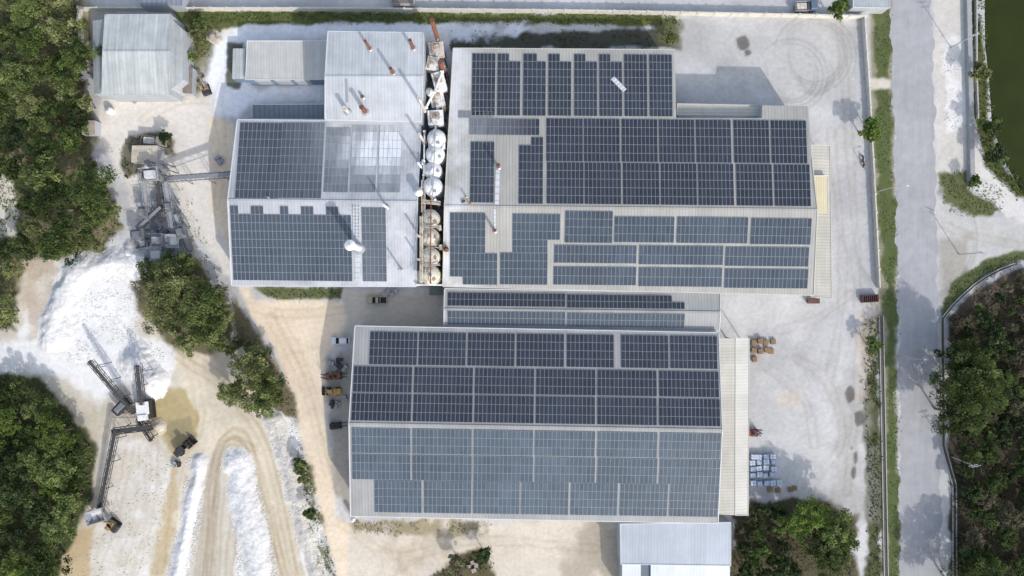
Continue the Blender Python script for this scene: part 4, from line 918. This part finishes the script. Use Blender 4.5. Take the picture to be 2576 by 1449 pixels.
# ------------------------------------------------------------------ machines
blackS=M('black_steel',(60,60,62),.7,.25,2.,rust=((120,112,104),.8,.6))
dustS=M('dusty_steel',(156,160,166),.8,.18,1.2,rust=((104,102,100),1.0,.52))
greyS=M('grey_steel',(112,116,122),.75,.2,1.2,rust=((168,170,174),1.0,.55))
belt=M('belt',(66,66,68),.9,.2,2.)
dbelt=M('dusty_belt',(138,141,146),.9,.15,2.)
def conveyor(p0,p1,w_,label,fm,bm,truss=True,group=None):
    p0=V(p0);p1=V(p1); o=V((p0.x,p0.y,0)); t=thing('conveyor',label,'conveyor',o,0,group); d=(p1-p0); L=d.length; d.normalize(); s=d.cross(V((0,0,1))).normalized(); up=s.cross(d)
    m=MB(o); m.bar(p0,p1,w_,.1); m.build('belt',bm,t)
    for k in (-1,1):
        m=MB(o); a=s*k*(w_/2+.28); n=int(L/1.2); m.bar(p0+a,p1+a,.1,.14)
        if truss:
            m.bar(p0+a-up*.9,p1+a-up*.9,.1,.12)
            for j in range(n):
                x0=p0+d*(L*j/n)+a;x1=p0+d*(L*(j+1)/n)+a; m.bar(x0-up*.1,x1-up*.9,.07,.07) if j%2 else m.bar(x0-up*.9,x1-up*.1,.07,.07)
        m.build('side_frame',fm,t)
    for p in (p0,p1):
        m=MB(o); m.tube(p-s*w_/2-up*.12,p+s*w_/2-up*.12,.24,n=10); m.build('drum',fm,t)
    n=int(L/1.2)
    for j in range(n):
        m=MB(o); p=p0+d*(L*(j+.5)/n)-up*.06; m.bar(p-s*(w_/2+.3),p+s*(w_/2+.3),.12,.06); m.build('cross_bar',fm,t)
    for f in (.3,.62,.9):
        p=p0+d*L*f
        if p.z>1.6:
            for k in (-1,1):
                q=p+s*k*(w_/2+.1); m=MB(o); m.bar(q-up*.2,V((q.x+s.x*k*.4,q.y+s.y*k*.4,0)),.14,.14); m.build('leg',fm,t)
    return t
conveyor(W(335,1040,2),W(225,910,6.5),.8,'left black conveyor rising to the upper left from the crusher',blackS,belt)
conveyor(W(358,1045,2.5),W(345,922,6.5),.85,'upright black conveyor feeding the white stone heap',blackS,belt)
conveyor(W(248,1290,2.0),W(290,1082,4.4),.8,'long dark conveyor running down to the yellow excavator',blackS,belt)
conveyor(W(282,1086,3.6),W(380,1074,3.0),1.1,'short cross conveyor below the white crusher',blackS,belt)
conveyor(W(345,1055,2),W(380,1108,3.2),.6,'stub conveyor discharging over the muddy pool',blackS,belt)
conveyor(W(415,450,3.5),W(580,438,7),.9,'long dusty conveyor crossing the track into the western warehouse',greyS,dbelt)
conveyor(W(372,572,1.5),W(362,455,5.5),.8,'left upright dusty conveyor of the upper stone plant',dustS,dbelt)
conveyor(W(436,596,1.5),W(416,458,5.5),.85,'right upright dusty conveyor of the upper stone plant',dustS,dbelt)
conveyor(W(478,632,1.0),W(440,540,3.8),.8,'short slanting dusty conveyor at the lower right of the stone plant',greyS,dbelt)
conveyor(W(372,615,2.5),W(415,600,3.0),.9,'short level dusty conveyor under the screening boxes',greyS,belt)
conveyor(W(404,560,2.4),W(398,455,5.0),.7,'middle upright dark conveyor of the upper stone plant',blackS,belt)
conveyor(W(345,575,2.2),W(405,520,3.6),.7,'diagonal dark conveyor linking the upright ones',blackS,dbelt)
conveyor(W(365,405,3.0),W(395,430,5.4),.7,'short grey conveyor from the control cabin to the tower',greyS,dbelt)
def hopper(px,z,d,rz,label,mat,name='hopper'):
    b=W(*px,z); t=thing(name,label,'hopper',(b.x,b.y,0),rz); hx,hy=d[0]/2,d[1]/2
    m=MB()
    o_=[(-hx,-hy,z),(hx,-hy,z),(hx,hy,z),(-hx,hy,z)]; i_=[(x*.35,y*.35,z-1.7) for x,y,_ in o_]; e_=[(x*.93,y*.93,z) for x,y,_ in o_]; g_=[(x*.3,y*.3,z-1.6) for x,y,_ in o_]
    vs=o_+i_+e_+g_; fs=[]
    for k in range(4):
        n=(k+1)%4; fs+=[(k,n,4+n,4+k),(8+k,12+k,12+n,8+n),(k,8+k,8+n,n)]
    fs.append((12,13,14,15)); m.add(vs,fs); m.build('bin',mat,t)
    m=MB()
    for k in range(4):
        m.bar(V(o_[k])+V((0,0,.06)),V(o_[(k+1)%4])+V((0,0,.06)),.18,.14)
    m.build('rim',mat,t)
    m=MB(); m.box((0,0,z-1.2),(hx*1.2,hy*1.3,.5)); m.build('load',M('stone_load',(220,220,218),.9,.2,3.),t)
    for x in (-1,1):
        for y in (-1,1):
            m=MB(); m.bar((x*hx*.95,y*hy*.95,0),(x*hx*.95,y*hy*.95,z-.05),.18,.18); m.build('leg',mat,t)
def tower(px,z,d,rz,label,mat):
    b=W(*px,z); t=thing('screen_tower',label,'screening plant',(b.x,b.y,0),rz); hx,hy=d[0]/2,d[1]/2
    m=MB(); m.box((0,0,z),(d[0],d[1],.12)); m.build('deck',greyS,t)
    m=MB(); m.box((hx*.1,0,z+.75),(d[0]*.55,d[1]*.6,1.3),tp=.85); m.build('screen_box',mat,t)
    m=MB(); m.tube((-hx*.6,-hy*.5,z+.4),(-hx*.6,hy*.5,z+.4),.32,n=10); m.build('motor',blackS,t)
    m=MB()
    for x,y in ((-1,-1),(1,-1),(1,1),(-1,1)): m.tube((x*hx,y*hy,z),(x*hx,y*hy,z+1.1),.05,n=4)
    for a,c in (((-1,-1),(1,-1)),((1,-1),(1,1)),((1,1),(-1,1))): m.bar((a[0]*hx,a[1]*hy,z+1.1),(c[0]*hx,c[1]*hy,z+1.1),.07,.07)
    m.build('guard_rail',mat,t)
    for x in (-1,1):
        for y in (-1,1):
            m=MB(); m.bar((x*hx*.9,y*hy*.9,0),(x*hx*.9,y*hy*.9,z-.07),.2,.2); m.build('leg',mat,t)
tower((378,440),6,(4.5,3.2),.1,'upper dusty screening tower where the conveyors meet',M('tower_pale',(196,198,200),.8,.15,1.2,rust=((120,116,112),1.0,.58)))
tower((412,425),5,(2.2,2.0),.5,'small dusty drive platform right of the screening tower',greyS)
hopper((385,640),3.4,(4.2,3.4),.05,'dusty feed hopper at the bottom of the upper stone plant',dustS)
hopper((432,606),3.4,(3.2,3.2),0,'square dusty hopper right of the feed hopper',dustS)
tower((395,605),3.6,(3.6,3.2),0,'low dusty screen deck between the hoppers',dustS)
tower((345,590),3.,(3.4,2.6),.1,'low dusty platform at the left of the hoppers',greyS)
tower((418,640),2.6,(2.6,2.4),.1,'small dusty platform beside the feed hopper',greyS)
tower((455,585),3.2,(2.8,3.0),.3,'dark grey crusher platform right of the square hopper',greyS)
tower((360,535),3.4,(2.4,3.0),.05,'grey transfer platform on the left upright conveyor',greyS)
tower((425,520),3.6,(2.2,2.6),.1,'grey transfer platform on the right upright conveyor',greyS)
hopper((352,612),2.6,(2.4,2.4),.2,'small grey hopper at the left of the stone plant',greyS)
b=W(358,1035,3); t=thing('crusher','white topped crusher where the black conveyors meet','crusher',(b.x,b.y,0),.1)
m=MB(); m.box((0,.2,1.9),(3.2,4.6,1.8)); m.build('body',blackS,t)
m=MB(); m.box((.3,.8,3.1),(2.6,2.6,.6),tp=1.2); m.build('feed_box',whiteP,t)
m=MB(); m.box((.1,-1.5,3.2),(2.2,1.4,.9)); m.build('engine_house',whiteP,t)
for k in (-1,1):
    m=MB(); m.box((k*1.5,.1,.5),(.6,4.4,.9)); m.build('track',rubber,t)
b=W(300,1025,3); t=thing('screen_unit','dark screening unit left of the white topped crusher','screening plant',(b.x,b.y,0),.8)
m=MB(); m.box((0,0,2.2),(4.2,2.2,1.2)); m.build('box',blackS,t); m=MB(); m.box((0,0,3.),(3.2,1.4,.5),tp=.8); m.build('cover',greyS,t)
for x in (-1.7,1.7):
    for y in (-.9,.9):
        m=MB(); m.bar((x,y,0),(x,y,1.7),.2,.2); m.build('leg',blackS,t)
def wheel(t,x,y,r,w_,tm=None,hub=None):
    m=MB(); m.tube((x,y-w_/2,r),(x,y+w_/2,r),r,n=16); wv=m.build('wheel',tm or rubber,t)
    s=1 if y>0 else -1
    m=MB(); m.tube((x,y+s*w_/2,r),(x,y+s*(w_/2+.03),r),r*.58,n=12); m.build('rim',hub or steel,wv)
def ring(x,w_,z0,z1,ch=.12):
    h=w_/2
    return [V((x,-h+ch,z0)),V((x,h-ch,z0)),V((x,h,z0+ch)),V((x,h,z1-ch)),V((x,h-ch,z1)),V((x,-h+ch,z1)),V((x,-h,z1-ch)),V((x,-h,z0+ch))]
def car(px,rz,paint,label,pickup=False,name='parked_car'):
    L=5.2 if pickup else 4.7; wd_=1.86; b=W(*px,1); t=thing(name,label,'pickup truck' if pickup else 'car',(b.x,b.y,0),rz)
    hl=L/2
    m=MB()
    if pickup:
        m.loft([ring(-hl,wd_*.92,.5,1.0),ring(-hl+.1,wd_,.42,1.12)]+[ring(-hl+1.75,wd_,.4,1.12),ring(.9,wd_,.38,1.1),ring(hl-.3,wd_*.97,.38,1.02),ring(hl,wd_*.82,.45,.85)])
    else: m.loft([ring(-hl,wd_*.86,.5,.95),ring(-hl+.25,wd_,.4,1.05),ring(-.5,wd_,.34,1.06),ring(.9,wd_,.34,1.03),ring(hl-.35,wd_*.96,.36,.92),ring(hl,wd_*.78,.42,.75)])
    m.build('body',paint,t)
    x0,x1=(-.75,1.15) if pickup else (-hl+.35,1.1)
    m=MB(); m.loft([ring(x0,wd_*.86,1.04,1.1,.02),ring(x0+.35,wd_*.78,1.04,1.66,.08),ring(x1-.85,wd_*.76,1.04,1.68,.08),ring(x1,wd_*.84,1.02,1.06,.015)]); m.build('window_glass',glass,t)
    m=MB(); m.loft([ring(x0+.3,wd_*.72,1.64,1.7,.02),ring((x0+x1)/2-.2,wd_*.74,1.66,1.75,.03),ring(x1-.95,wd_*.7,1.64,1.71,.02)]); m.build('roof',paint,t)
    if pickup:
        m=MB(); m.box((-hl+.95,0,1.126),(1.5,1.5,.012)); m.build('bed',dark,t)
        for s in (-1,1):
            m=MB(); m.box((-hl+.95,s*.84,1.17),(1.75,.12,.12)); m.build('bed_rail',paint,t)
    for s in (-1,1):
        m=MB(); m.box((hl-.12,s*.62,.78),(.16,.36,.16)); m.build('headlight',trimW,t)
        m=MB(); m.box((-hl+.02,s*.7,.9),(.08,.2,.24)); m.build('tail_light',M('red_lens',(150,30,24),.3),t)
        m=MB(); m.box((.85,s*1.0,1.08),(.14,.22,.16)); m.build('mirror',paint,t)
        for x in (-hl+.95,hl-.9): wheel(t,x,s*.84,.36,.24)
car((948,755),math.pi,M('paint_khaki',(160,156,132),.35,.12,1.,spec=.5),'khaki pickup parked in the shade below the western warehouse',True,'pickup_truck')
car((856,857),math.pi,M('paint_silver',(214,220,226),.3,.05,1.,spec=.5),'silver white car parked beside the southern warehouse')
yel=M('machine_yellow',(186,148,80),.6,.2,1.5,rust=((120,106,84),1.,.5)); org=M('machine_orange',(156,106,78),.6,.2,1.5,rust=((104,84,70),1.,.52)); red=M('machine_red',(146,80,66),.6,.2,1.2)
def forklift(px,rz,paint,label):
    b=W(*px,1.5); t=thing('forklift',label,'forklift',(b.x,b.y,0),rz)
    m=MB(); m.loft([ring(-1.7,1.3,.5,1.3),ring(-1.4,1.5,.35,1.5),ring(0,1.5,.35,1.2),ring(.9,1.4,.35,.9)]); m.build('body',paint,t)
    m=MB(); m.box((-.3,0,1.4),(.7,.7,.3)); m.build('seat',rubber,t)
    m=MB()
    for x in (-1.0,.7):
        for y in (-.6,.6): m.bar((x,y,1.1),(x*.8,y,2.3),.08,.08)
    for k in range(6): m.bar((-.8+k*.27,-.6,2.3),(-.8+k*.27,.6,2.3),.07,.06)
    for y in (-.6,.6): m.bar((-.85,y,2.3),(.6,y,2.3),.08,.08)
    m.build('overhead_guard',blackS,t)
    for y in (-.4,.4):
        m=MB(); m.bar((1.15,y,.2),(1.15,y,2.7),.16,.16); m.build('mast',blackS,t)
        m=MB(); m.bar((1.3,y,.15),(2.5,y,.12),.16,.06); m.build('fork',blackS,t)
    for x,r_ in ((.75,.42),(-1.1,.36)):
        for y in (-.7,.7): wheel(t,x,y,r_,.3)
forklift((828,948),math.pi,org,'orange forklift, upper one in the row left of the southern warehouse')
forklift((846,946),0.0,org,'second orange forklift tucked against the southern warehouse wall')
forklift((845,1072),.1,blackS,'black forklift, lowest in the row left of the southern warehouse')
forklift((1898,1090),0,red,'red forklift backed against the cream loading bay')
def loader(px,rz,paint,label,sc=1):
    b=W(*px,2); t=thing('wheel_loader',label,'wheel loader',(b.x,b.y,0),rz); t.scale=(sc,)*3
    m=MB(); m.loft([ring(-3.2,1.7,.9,1.9),ring(-2.9,2.0,.7,2.2),ring(-.6,2.0,.7,2.2)]); m.build('engine_cover',paint,t)
    m=MB(); m.loft([ring(-.4,1.2,.7,1.5),ring(1.6,1.1,.7,1.4)]); m.build('front_frame',paint,t)
    m=MB(); m.loft([ring(-.6,1.5,2.1,3.2,.08),ring(.6,1.5,1.3,3.2,.08)]); m.build('cab',glass,t)
    m=MB(); m.box((0,0,3.26),(1.4,1.6,.12)); m.build('cab_roof',paint,t)
    for y in (-.5,.5):
        m=MB(); m.bar((.8,y,1.5),(2.6,y,.8),.2,.3); m.build('lift_arm',paint,t)
    m=MB(); m.add([(2.6,-1.4,.1),(2.6,1.4,.1),(3.7,1.4,.15),(3.7,-1.4,.15),(2.5,-1.4,1.2),(2.5,1.4,1.2),(2.7,-1.4,1.25),(2.7,1.4,1.25)],[(0,1,2,3),(0,4,5,1),(0,3,6,4),(1,5,7,2)]); m.build('bucket',blackS,t)
    for x in (-1.9,1.2):
        for y in (-1.05,1.05): wheel(t,x,y,.75,.55,hub=paint)
loader((832,986),math.pi,yel,'yellow wheel loader in the row left of the southern warehouse',.75)
loader((458,1128),.75,blackS,'dark dusty wheel loader on the tan quarry road',.85)
def excavator(px,rz,paint,label,sc=1.):
    b=W(*px,2); t=thing('excavator',label,'excavator',(b.x,b.y,0),rz); t.scale=(sc,)*3
    for y in (-1.15,1.15):
        m=MB(); m.loft([[V((x,y+d,z)) for d,z in ((-.3,z0),(.3,z0),(.3,z1),(-.3,z1))] for x,z0,z1 in ((-2,.35,.6),(-1.7,.05,.9),(1.7,.05,.9),(2,.35,.6))]); m.build('track',rubber,t)
    m=MB(); m.loft([ring(-2.3,2.2,1.1,1.9),ring(-1.9,2.6,1.,2.3),ring(-.6,2.6,1.,2.25)]); m.build('engine_cover',blackS,t)
    m=MB(); m.loft([ring(-.58,2.55,1.,2.1),ring(.2,2.55,1.,2.1),ring(1.2,2.4,1.,1.6)]); m.build('house',paint,t)
    m=MB(); m.loft([[V((x,y,z)) for y,z in ((.3,1.3),(1.25,1.3),(1.2,2.95),(.35,2.95))] for x in (-.3,1.2)]); c=m.build('cab',glass,t)
    m=MB(); m.box((.45,.78,3.0),(1.6,1.0,.1)); m.build('cab_roof',paint,c)
    m=MB(); m.bar((1.0,-.25,1.6),(3.2,-.25,3.6),.4,.5); m.bar((3.1,-.25,3.6),(5.2,-.25,3.0),.38,.45); m.build('boom',paint,t)
    m=MB(); m.bar((5.1,-.25,3.1),(5.6,-.25,.9),.3,.35); m.build('stick',paint,t)
    m=MB(); m.box((5.5,-.25,.5),(.9,1.1,.8),tp=.7); m.build('bucket',blackS,t)
excavator((278,1325),2.5,M('machine_olive',(164,140,88),.65,.25,1.5,rust=((112,102,84),1.,.48)),'yellow excavator at the foot of the long dark conveyor',.8)
excavator((512,222),1.9,M('machine_tan',(166,144,116),.7,.25,1.5,rust=((118,98,82),.9,.5)),'old tan excavator parked below the weathered shed',.68)
hopper((238,1300),3.2,(4.6,3.2),.3,'pale feed hopper behind the yellow excavator',dustS)
def truck(px,rz,paint,bedm,label,L=7.):
    b=W(*px,2); t=thing('truck',label,'truck',(b.x,b.y,0),rz); hl=L/2
    m=MB(); m.box((0,0,.85),(L,.9,.3)); m.build('chassis',blackS,t)
    m=MB(); m.loft([ring(hl-1.9,2.2,.7,2.7),ring(hl-.4,2.2,.7,2.7),ring(hl,2.1,.6,1.6)]); c=m.build('cab',paint,t)
    m=MB(); m.add([(hl-.38,-.95,2.55),(hl-.38,.95,2.55),(hl+.03,.95,1.6),(hl+.03,-.95,1.6)],[(0,1,2,3)]); m.build('windscreen',glass,c)
    m=MB(); lb=L-2.2; xc=-hl+lb/2
    m.box((xc,0,1.1),(lb,2.3,.12))
    for y in (-1.12,1.12): m.box((xc,y,1.6),(lb,.08,.88))
    for x in (-lb/2,lb/2): m.box((xc+x*.99,0,1.6),(.08,2.16,.88))
    m.build('cargo_bed',bedm,t)
    m=MB(); m.box((xc,0,1.5),(lb*.9,2.0,.6),tp=.8); m.build('load',M('mixed_load',(196,190,184),.9,.5,1.6,rust=((150,60,50),1.2,.6)),t)
    for x in (-hl+1.0,-hl+2.1,hl-1.1):
        for y in (-.95,.95): wheel(t,x,y,.48,.3)
truck((2030,14),.05,M('cab_blue_grey',(96,112,128),.5,.1),M('bed_grey',(150,150,150),.6,.2),'small loaded truck cut near the top wall, beside the road shed',5.5)
truck((384,354),-.1,M('cab_dusty',(140,134,126),.7,.25),M('bed_rust',(124,114,106),.8,.3),'derelict dusty truck above the control cabin',6)
b=W(2190,751,1.2); t=thing('skip','rusty red open skip by the right boundary wall','skip',(b.x,b.y,0),.05); t.scale=(.88,.85,.9); rs=M('skip_red',(108,78,76),.75,.25,1.5,rust=((150,128,120),1.,.55))
m=MB(); m.box((0,0,.2),(4.6,2.0,.12)); m.build('floor',dark,t)
for y in (-1,1):
    m=MB(); m.box((0,y*1.0,.8),(4.6,.1,1.1)); 
    for k in range(9): m.box((-2.2+k*.55,y*1.09,.8),(.1,.08,1.1))
    m.build('side',rs,t)
for x in (-1,1): m=MB(); m.box((x*2.3,0,.8),(.1,1.88,1.1)); m.build('end',rs,t)
for k in range(8): m=MB(); m.bar((-2.0+k*.57,-1,1.38),(-2.0+k*.57,1,1.38),.14,.06); m.build('cross_bar',rs,t)
b=W(2046,757,.8); t=thing('scrap_bin','small rusty bin at the lower right corner of the factory hall','bin',(b.x,b.y,0)); m=MB(); m.box((0,0,.55),(2.6,1.1,1.),tp=1.1); m.build('body',rustM,t); m=MB(); m.box((0,0,1.08),(3.0,1.3,.07)); m.build('lid',rs,t)
b=W(272,277,1.5); t=thing('water_tank','round white water tank at the woodland edge','tank',(b.x,b.y,0)); m=MB(); m.lathe([(.95,0),(1.0,1.2),(.9,1.5),(.3,1.75)],n=20); m.build('shell',wd,t,True); m=MB(); m.lathe([(.3,1.7),(.3,1.9),(.25,1.93)],n=12); m.build('lid',steel,t)
b=W(889,1306,3); t=thing('water_tank','small round white tank at the lower left corner of the southern warehouse','tank',(b.x-.3,b.y-.3,0)); m=MB(); m.lathe([(.55,0),(.58,2.6),(.5,2.9),(.2,3.0)],n=16); m.build('shell',wd,t,True); m=MB(); m.lathe([(.2,2.98),(.2,3.1),(.15,3.12)],n=10); m.build('lid',steel,t)
# pallets
wood_m=M('pallet_wood',(156,132,102),.85,.25,2.)
def make_pallet():
    t=thing('pallet','wooden pallet','pallet')
    m=MB()
    for k in range(7): m.box((-.54+k*.18,0,.13),(.13,1.2,.022))
    m.build('deck_boards',wood_m,t)
    for y in (-.55,0,.55): m=MB(); m.box((0,y,.06),(1.2,.1,.11)); m.build('bearer',wood_m,t)
    return t
pp=make_pallet(); pk=kids(pp); first=True
for q,(x,y,n) in enumerate(((1896,862,6),(1912,858,7),(1927,862,5),(1946,860,4),(1896,882,6),(1913,884,6),(1930,881,4),(1941,884,3),(1899,904,4),(1938,1232,3),(1958,1234,3),(1990,1232,3),(2000,1229,2))):
    for k in range(n):
        rz=random.uniform(-.15,.15); p=W(x,y,.5); loc=(p.x,p.y,k*.145+.002)
        lab='wooden pallet in the brown stacks above, right of the cream loading bay' if y<1000 else 'wooden pallet in the low stacks beside the wrapped bales'
        if first: pp.location=loc; pp.rotation_euler=(0,0,rz); r=pp; first=False
        else: r=dup(pp,loc,rz,ch=pk)
        r['label']=lab; r['group']='brown pallet stacks' if y<1000 else 'pallet stacks by the bales'
def make_bale(wm,sm,top):
    t0=thing('wrapped_bale','pale blue wrapped bale','bale',(0,0,0),0,'wrapped bales')
    m=MB(); m.box((0,0,.08),(1.4,1.25,.15)); m.build('pallet_base',wood_m,t0)
    m=MB(); m.loft([[V((x,y,z)) for x,y in ((-.68*k,-.6*k),(.68*k,-.6*k),(.68*k,.6*k),(-.68*k,.6*k))] for z,k in ((.16,1),(.9,1.04),(1.15,1.0),(1.25,.88))]); m.build('wrapped_load',wm,t0)
    m=MB(); m.box((0,0,1.262),(.1,1.1,.012)); m.build('strap',sm,t0)
    m=MB(); m.box((0,.0,1.27),(1.1,.1,.008)); m.build('strap',sm,t0); return t0
st=M('strap_blue',(128,156,194)); BL=[make_bale(M('shrink_wrap',(204,213,224),.35,.12,1.5,spec=.5),st,0),make_bale(M('shrink_wrap_blue',(160,178,204),.35,.14,1.5,spec=.5),trimW,0)]
BK=[kids(b) for b in BL]; used=[0,0]
spots=[(1894+17*i,1148+15*j) for j in range(3) for i in range(4)]+[(1892+17*i,1195) for i in range(4)]+[(1894+17*i,1215) for i in range(5)]
for q,(x,y) in enumerate(spots):
    rz=random.uniform(-.12,.12)+.05; p=W(x+random.uniform(-2,2),y+random.uniform(-2,2),1); loc=(p.x,p.y,.004)
    v=1 if q in (2,5,7,8,12,14,15,17,18) else 0
    cn=('pale white wrapped bale','blue wrapped bale')[v]; wh=('in the upper block beside the red forklift' if y<1185 else ('in the single middle row' if y<1205 else 'in the lowest row above the pallets'))
    if not used[v]: r=BL[v]; r.location=loc; r.rotation_euler=(0,0,rz); used[v]=1
    else: r=dup(BL[v],loc,rz,ch=BK[v])
    r['label']=cn+' '+wh; r['group']=cn+'s '+wh
def moto(px,rz,label,paint):
    b=W(*px,.6); t=thing('motorcycle',label,'motorcycle',(b.x,b.y,0),rz)
    for x in (-.62,.62): wheel(t,x,0.001,.3,.12)
    m=MB(); m.loft([ring(-.75,.2,.6,.75,.03),ring(-.2,.3,.45,.8,.05),ring(.3,.28,.45,.9,.05),ring(.5,.16,.6,.95,.03)]); m.build('body',paint,t)
    m=MB(); m.box((-.3,0,.82),(.6,.26,.08)); m.build('seat',rubber,t); m=MB(); m.bar((.45,-.34,1.0),(.45,.34,1.0),.05,.05); m.build('handlebar',blackS,t)
moto((2171,398),1.5,'dark motorcycle parked by the right wall, upper of two',blackS); moto((2173,412),1.6,'reddish motorcycle parked by the right wall, lower of two',red)
def pole(px,h,rz,label,lamp=False):
    b=W(*px); t=thing('street_lamp' if lamp else 'power_pole',label,'street lamp' if lamp else 'power pole',b,rz)
    m=MB(); m.tube((0,0,0),(0,0,h),.16,.09,n=10); m.build('post',conc,t)
    if lamp:
        m=MB(); m.tube((0,0,h-.1),(-2,0,h+.5),.06,.05,n=6); m.build('arm',steel,t); m=MB(); m.box((-2.2,0,h+.5),(.8,.26,.14),tp=.8); m.build('lamp_head',trimW,t)
    else:
        for z in (h-.3,h-1.2): m=MB(); m.bar((-1.1,0,z),(1.1,0,z),.12,.12); m.build('cross_arm',steel,t)
        for x in (-1,-.4,.4,1): m=MB(); m.lathe([(.06,h-.24),(.09,h-.1),(.04,h)],(x,0,0),n=8); m.build('insulator',trimW,t)
pole((2395,1150),9,.2,'concrete power pole with two cross arms beside the right drain'); pole((2412,640),9,-.4,'concrete power pole at the side road corner'); pole((2392,120),9,.1,'concrete power pole on the sandy strip by the slab wall')
pole((2212,480),8,math.pi,'street lamp leaning over the road by the boundary wall',True); pole((2254,895),8,math.pi,'street lamp on the verge opposite the road trees',True)
def drum_stack(px,label,mat,n,seed):
    random.seed(seed)
    for k in range(n):
        b=W(px[0]+random.uniform(-18,18),px[1]+random.uniform(-14,14),.5); rz=random.random()*3
        t=thing('crate',label,'crate',b-V((0,0,.5)),rz,label+' group')
        a,c,hh=random.uniform(.8,1.6),random.uniform(.6,1.1),random.uniform(.5,1.)
        m=MB(); m.box((0,0,hh/2),(a,c,hh)); m.build('box',mat,t); m=MB(); m.box((0,0,hh+.03),(a+.08,c+.08,.05)); m.build('lid',dustS if k%2 else mat,t)
        m=MB(); m.box((0,0,hh+.07),(.1,c,.03)); m.build('batten',mat,t)
drum_stack((985,734),'small grey crate at the south wall of the western warehouse',dustS,5,3)
drum_stack((322,246),'scrap crate in front of the weathered shed',dustS,5,4)
drum_stack((850,915),'dark scrap crate between the car and the forklifts',blackS,6,5)
drum_stack((850,1010),'dark scrap crate below the yellow wheel loader',blackS,6,8)
drum_stack((440,1160),'dark scrap crate below the quarry wheel loader',blackS,2,6)
drum_stack((1195,1425),'grey brown scrap crate among the bottom bushes',rustD,4,7)
drum_stack((225,190),'pale scrap crate along the left wall of the weathered shed',dustS,5,11)
drum_stack((560,400),'grey scrap crate by the left wall of the western warehouse',dustS,3,12)
drum_stack((400,575),'dark scrap crate among the stone plant conveyors',greyS,6,13)

# ------------------------------------------------------------------ people on the roof
skin=M('skin',(150,104,80),.6,.1)
def skin_obj(name,J,E,R,mat,parent,sub=1):
    me=bpy.data.meshes.new(name); ks=list(J); me.from_pydata([J[k] for k in ks],[(ks.index(a),ks.index(b)) for a,b in E],[]); me.materials.append(mat)
    o=bpy.data.objects.new(name,me); COL.objects.link(o); o.parent=parent
    md=o.modifiers.new('skin','SKIN'); md.use_smooth_shade=True
    if me.skin_vertices:
        for k,d in zip(ks,me.skin_vertices[0].data): d.radius=(R[k],R[k])
        me.skin_vertices[0].data[0].use_root=True
    s=o.modifiers.new('sub','SUBSURF'); s.levels=sub; s.render_levels=sub; return o
def person(loc,rz,label,vest,pant,hat,lean):
    t=thing('person',label,'person',loc,rz)
    J={'pel':(0,0,.95),'che':(lean*.5,0,1.28),'nek':(lean*.8,0,1.47),'hea':(lean*1.05,0,1.6),'top':(lean*1.15,0,1.7),'nos':(lean*1.1+.1,0,1.61)}
    R={'pel':.13,'che':.15,'nek':.06,'hea':.085,'top':.06,'nos':.015}; E=[('pel','che'),('che','nek'),('nek','hea'),('hea','top'),('hea','nos')]
    for s,n in ((1,'l'),(-1,'r')):
        J.update({'sh'+n:(lean*.7,s*.2,1.4),'el'+n:(lean*.7+.08,s*.27,1.12),'wr'+n:(lean*.7+.3,s*.22,.98),'ha'+n:(lean*.7+.38,s*.21,.96),'hi'+n:(0,s*.1,.88),'kn'+n:(.06*s+.04,s*.12,.5),'an'+n:(.1*s-.02,s*.13,.09),'to'+n:(.1*s+.16,s*.14,.04)})
        R.update({'sh'+n:.065,'el'+n:.045,'wr'+n:.03,'ha'+n:.035,'hi'+n:.1,'kn'+n:.06,'an'+n:.042,'to'+n:.035})
        E+=[('che','sh'+n),('sh'+n,'el'+n),('el'+n,'wr'+n),('wr'+n,'ha'+n),('pel','hi'+n),('hi'+n,'kn'+n),('kn'+n,'an'+n),('an'+n,'to'+n)]
        h=V(J['ha'+n])
        for k in range(5):
            a,b=f'f{k}{n}',f'g{k}{n}'; y=(k-2)*.022
            J[a]=tuple(h+V((.05 if k else .02,y+(s*-.03 if k==0 else 0),-.005))); J[b]=tuple(h+V(((.085,.095,.1,.092,.075)[k] if k else .05,y*1.1+(s*-.045 if k==0 else 0),-.03))); R[a]=.01;R[b]=.008; E+=[('ha'+n,a),(a,b)]
    skin_obj('body',J,E,R,skin,t)
    up=['pel','che','nek','shl','shr','ell','elr']; skin_obj('jacket',{k:J[k] for k in up},[e for e in E if e[0] in up and e[1] in up],{k:R[k]+.03 if k!='nek' else .075 for k in up},vest,t)
    lo=['pel','hil','hir','knl','knr','anl','anr']; skin_obj('trousers',{k:J[k] for k in lo},[e for e in E if e[0] in lo and e[1] in lo],{k:R[k]+.02 for k in lo},pant,t)
    m=MB(); m.lathe([(.15,1.62),(.13,1.66),(.115,1.72),(.06,1.78),(.01,1.79)],(lean*1.08,0,0),n=14); m.build('hard_hat',hat,t,True)
hiv=M('hi_vis',(206,222,60),.6,.1); redc=M('red_cloth',(190,50,60),.7,.1); navy=M('navy_cloth',(44,50,66),.8,.1)
p=on_plane(1176,500,bF['N']); person(p+V((0,0,.02)),2.2,'person in a yellow green vest standing on the factory hall roof',hiv,navy,trimW,.18)
p=on_plane(1181,513,bF['N']); person(p+V((0,0,.02)),.5,'person in red with yellow trousers on the roof, nearest the ridge',redc,hiv,redc,.3)
p=on_plane(1166,507,bF['N']); t=thing('tool_case','small dark tool case at the feet of the two roof workers','tool case',p+V((0,0,.01)),.4); m=MB(); m.box((0,0,.2),(.9,.45,.38)); m.build('case',blackS,t); m=MB(); m.box((0,0,.43),(.3,.06,.06)); m.build('handle',steel,t)
print('panels',NPAN,'objects',len(bpy.data.objects))
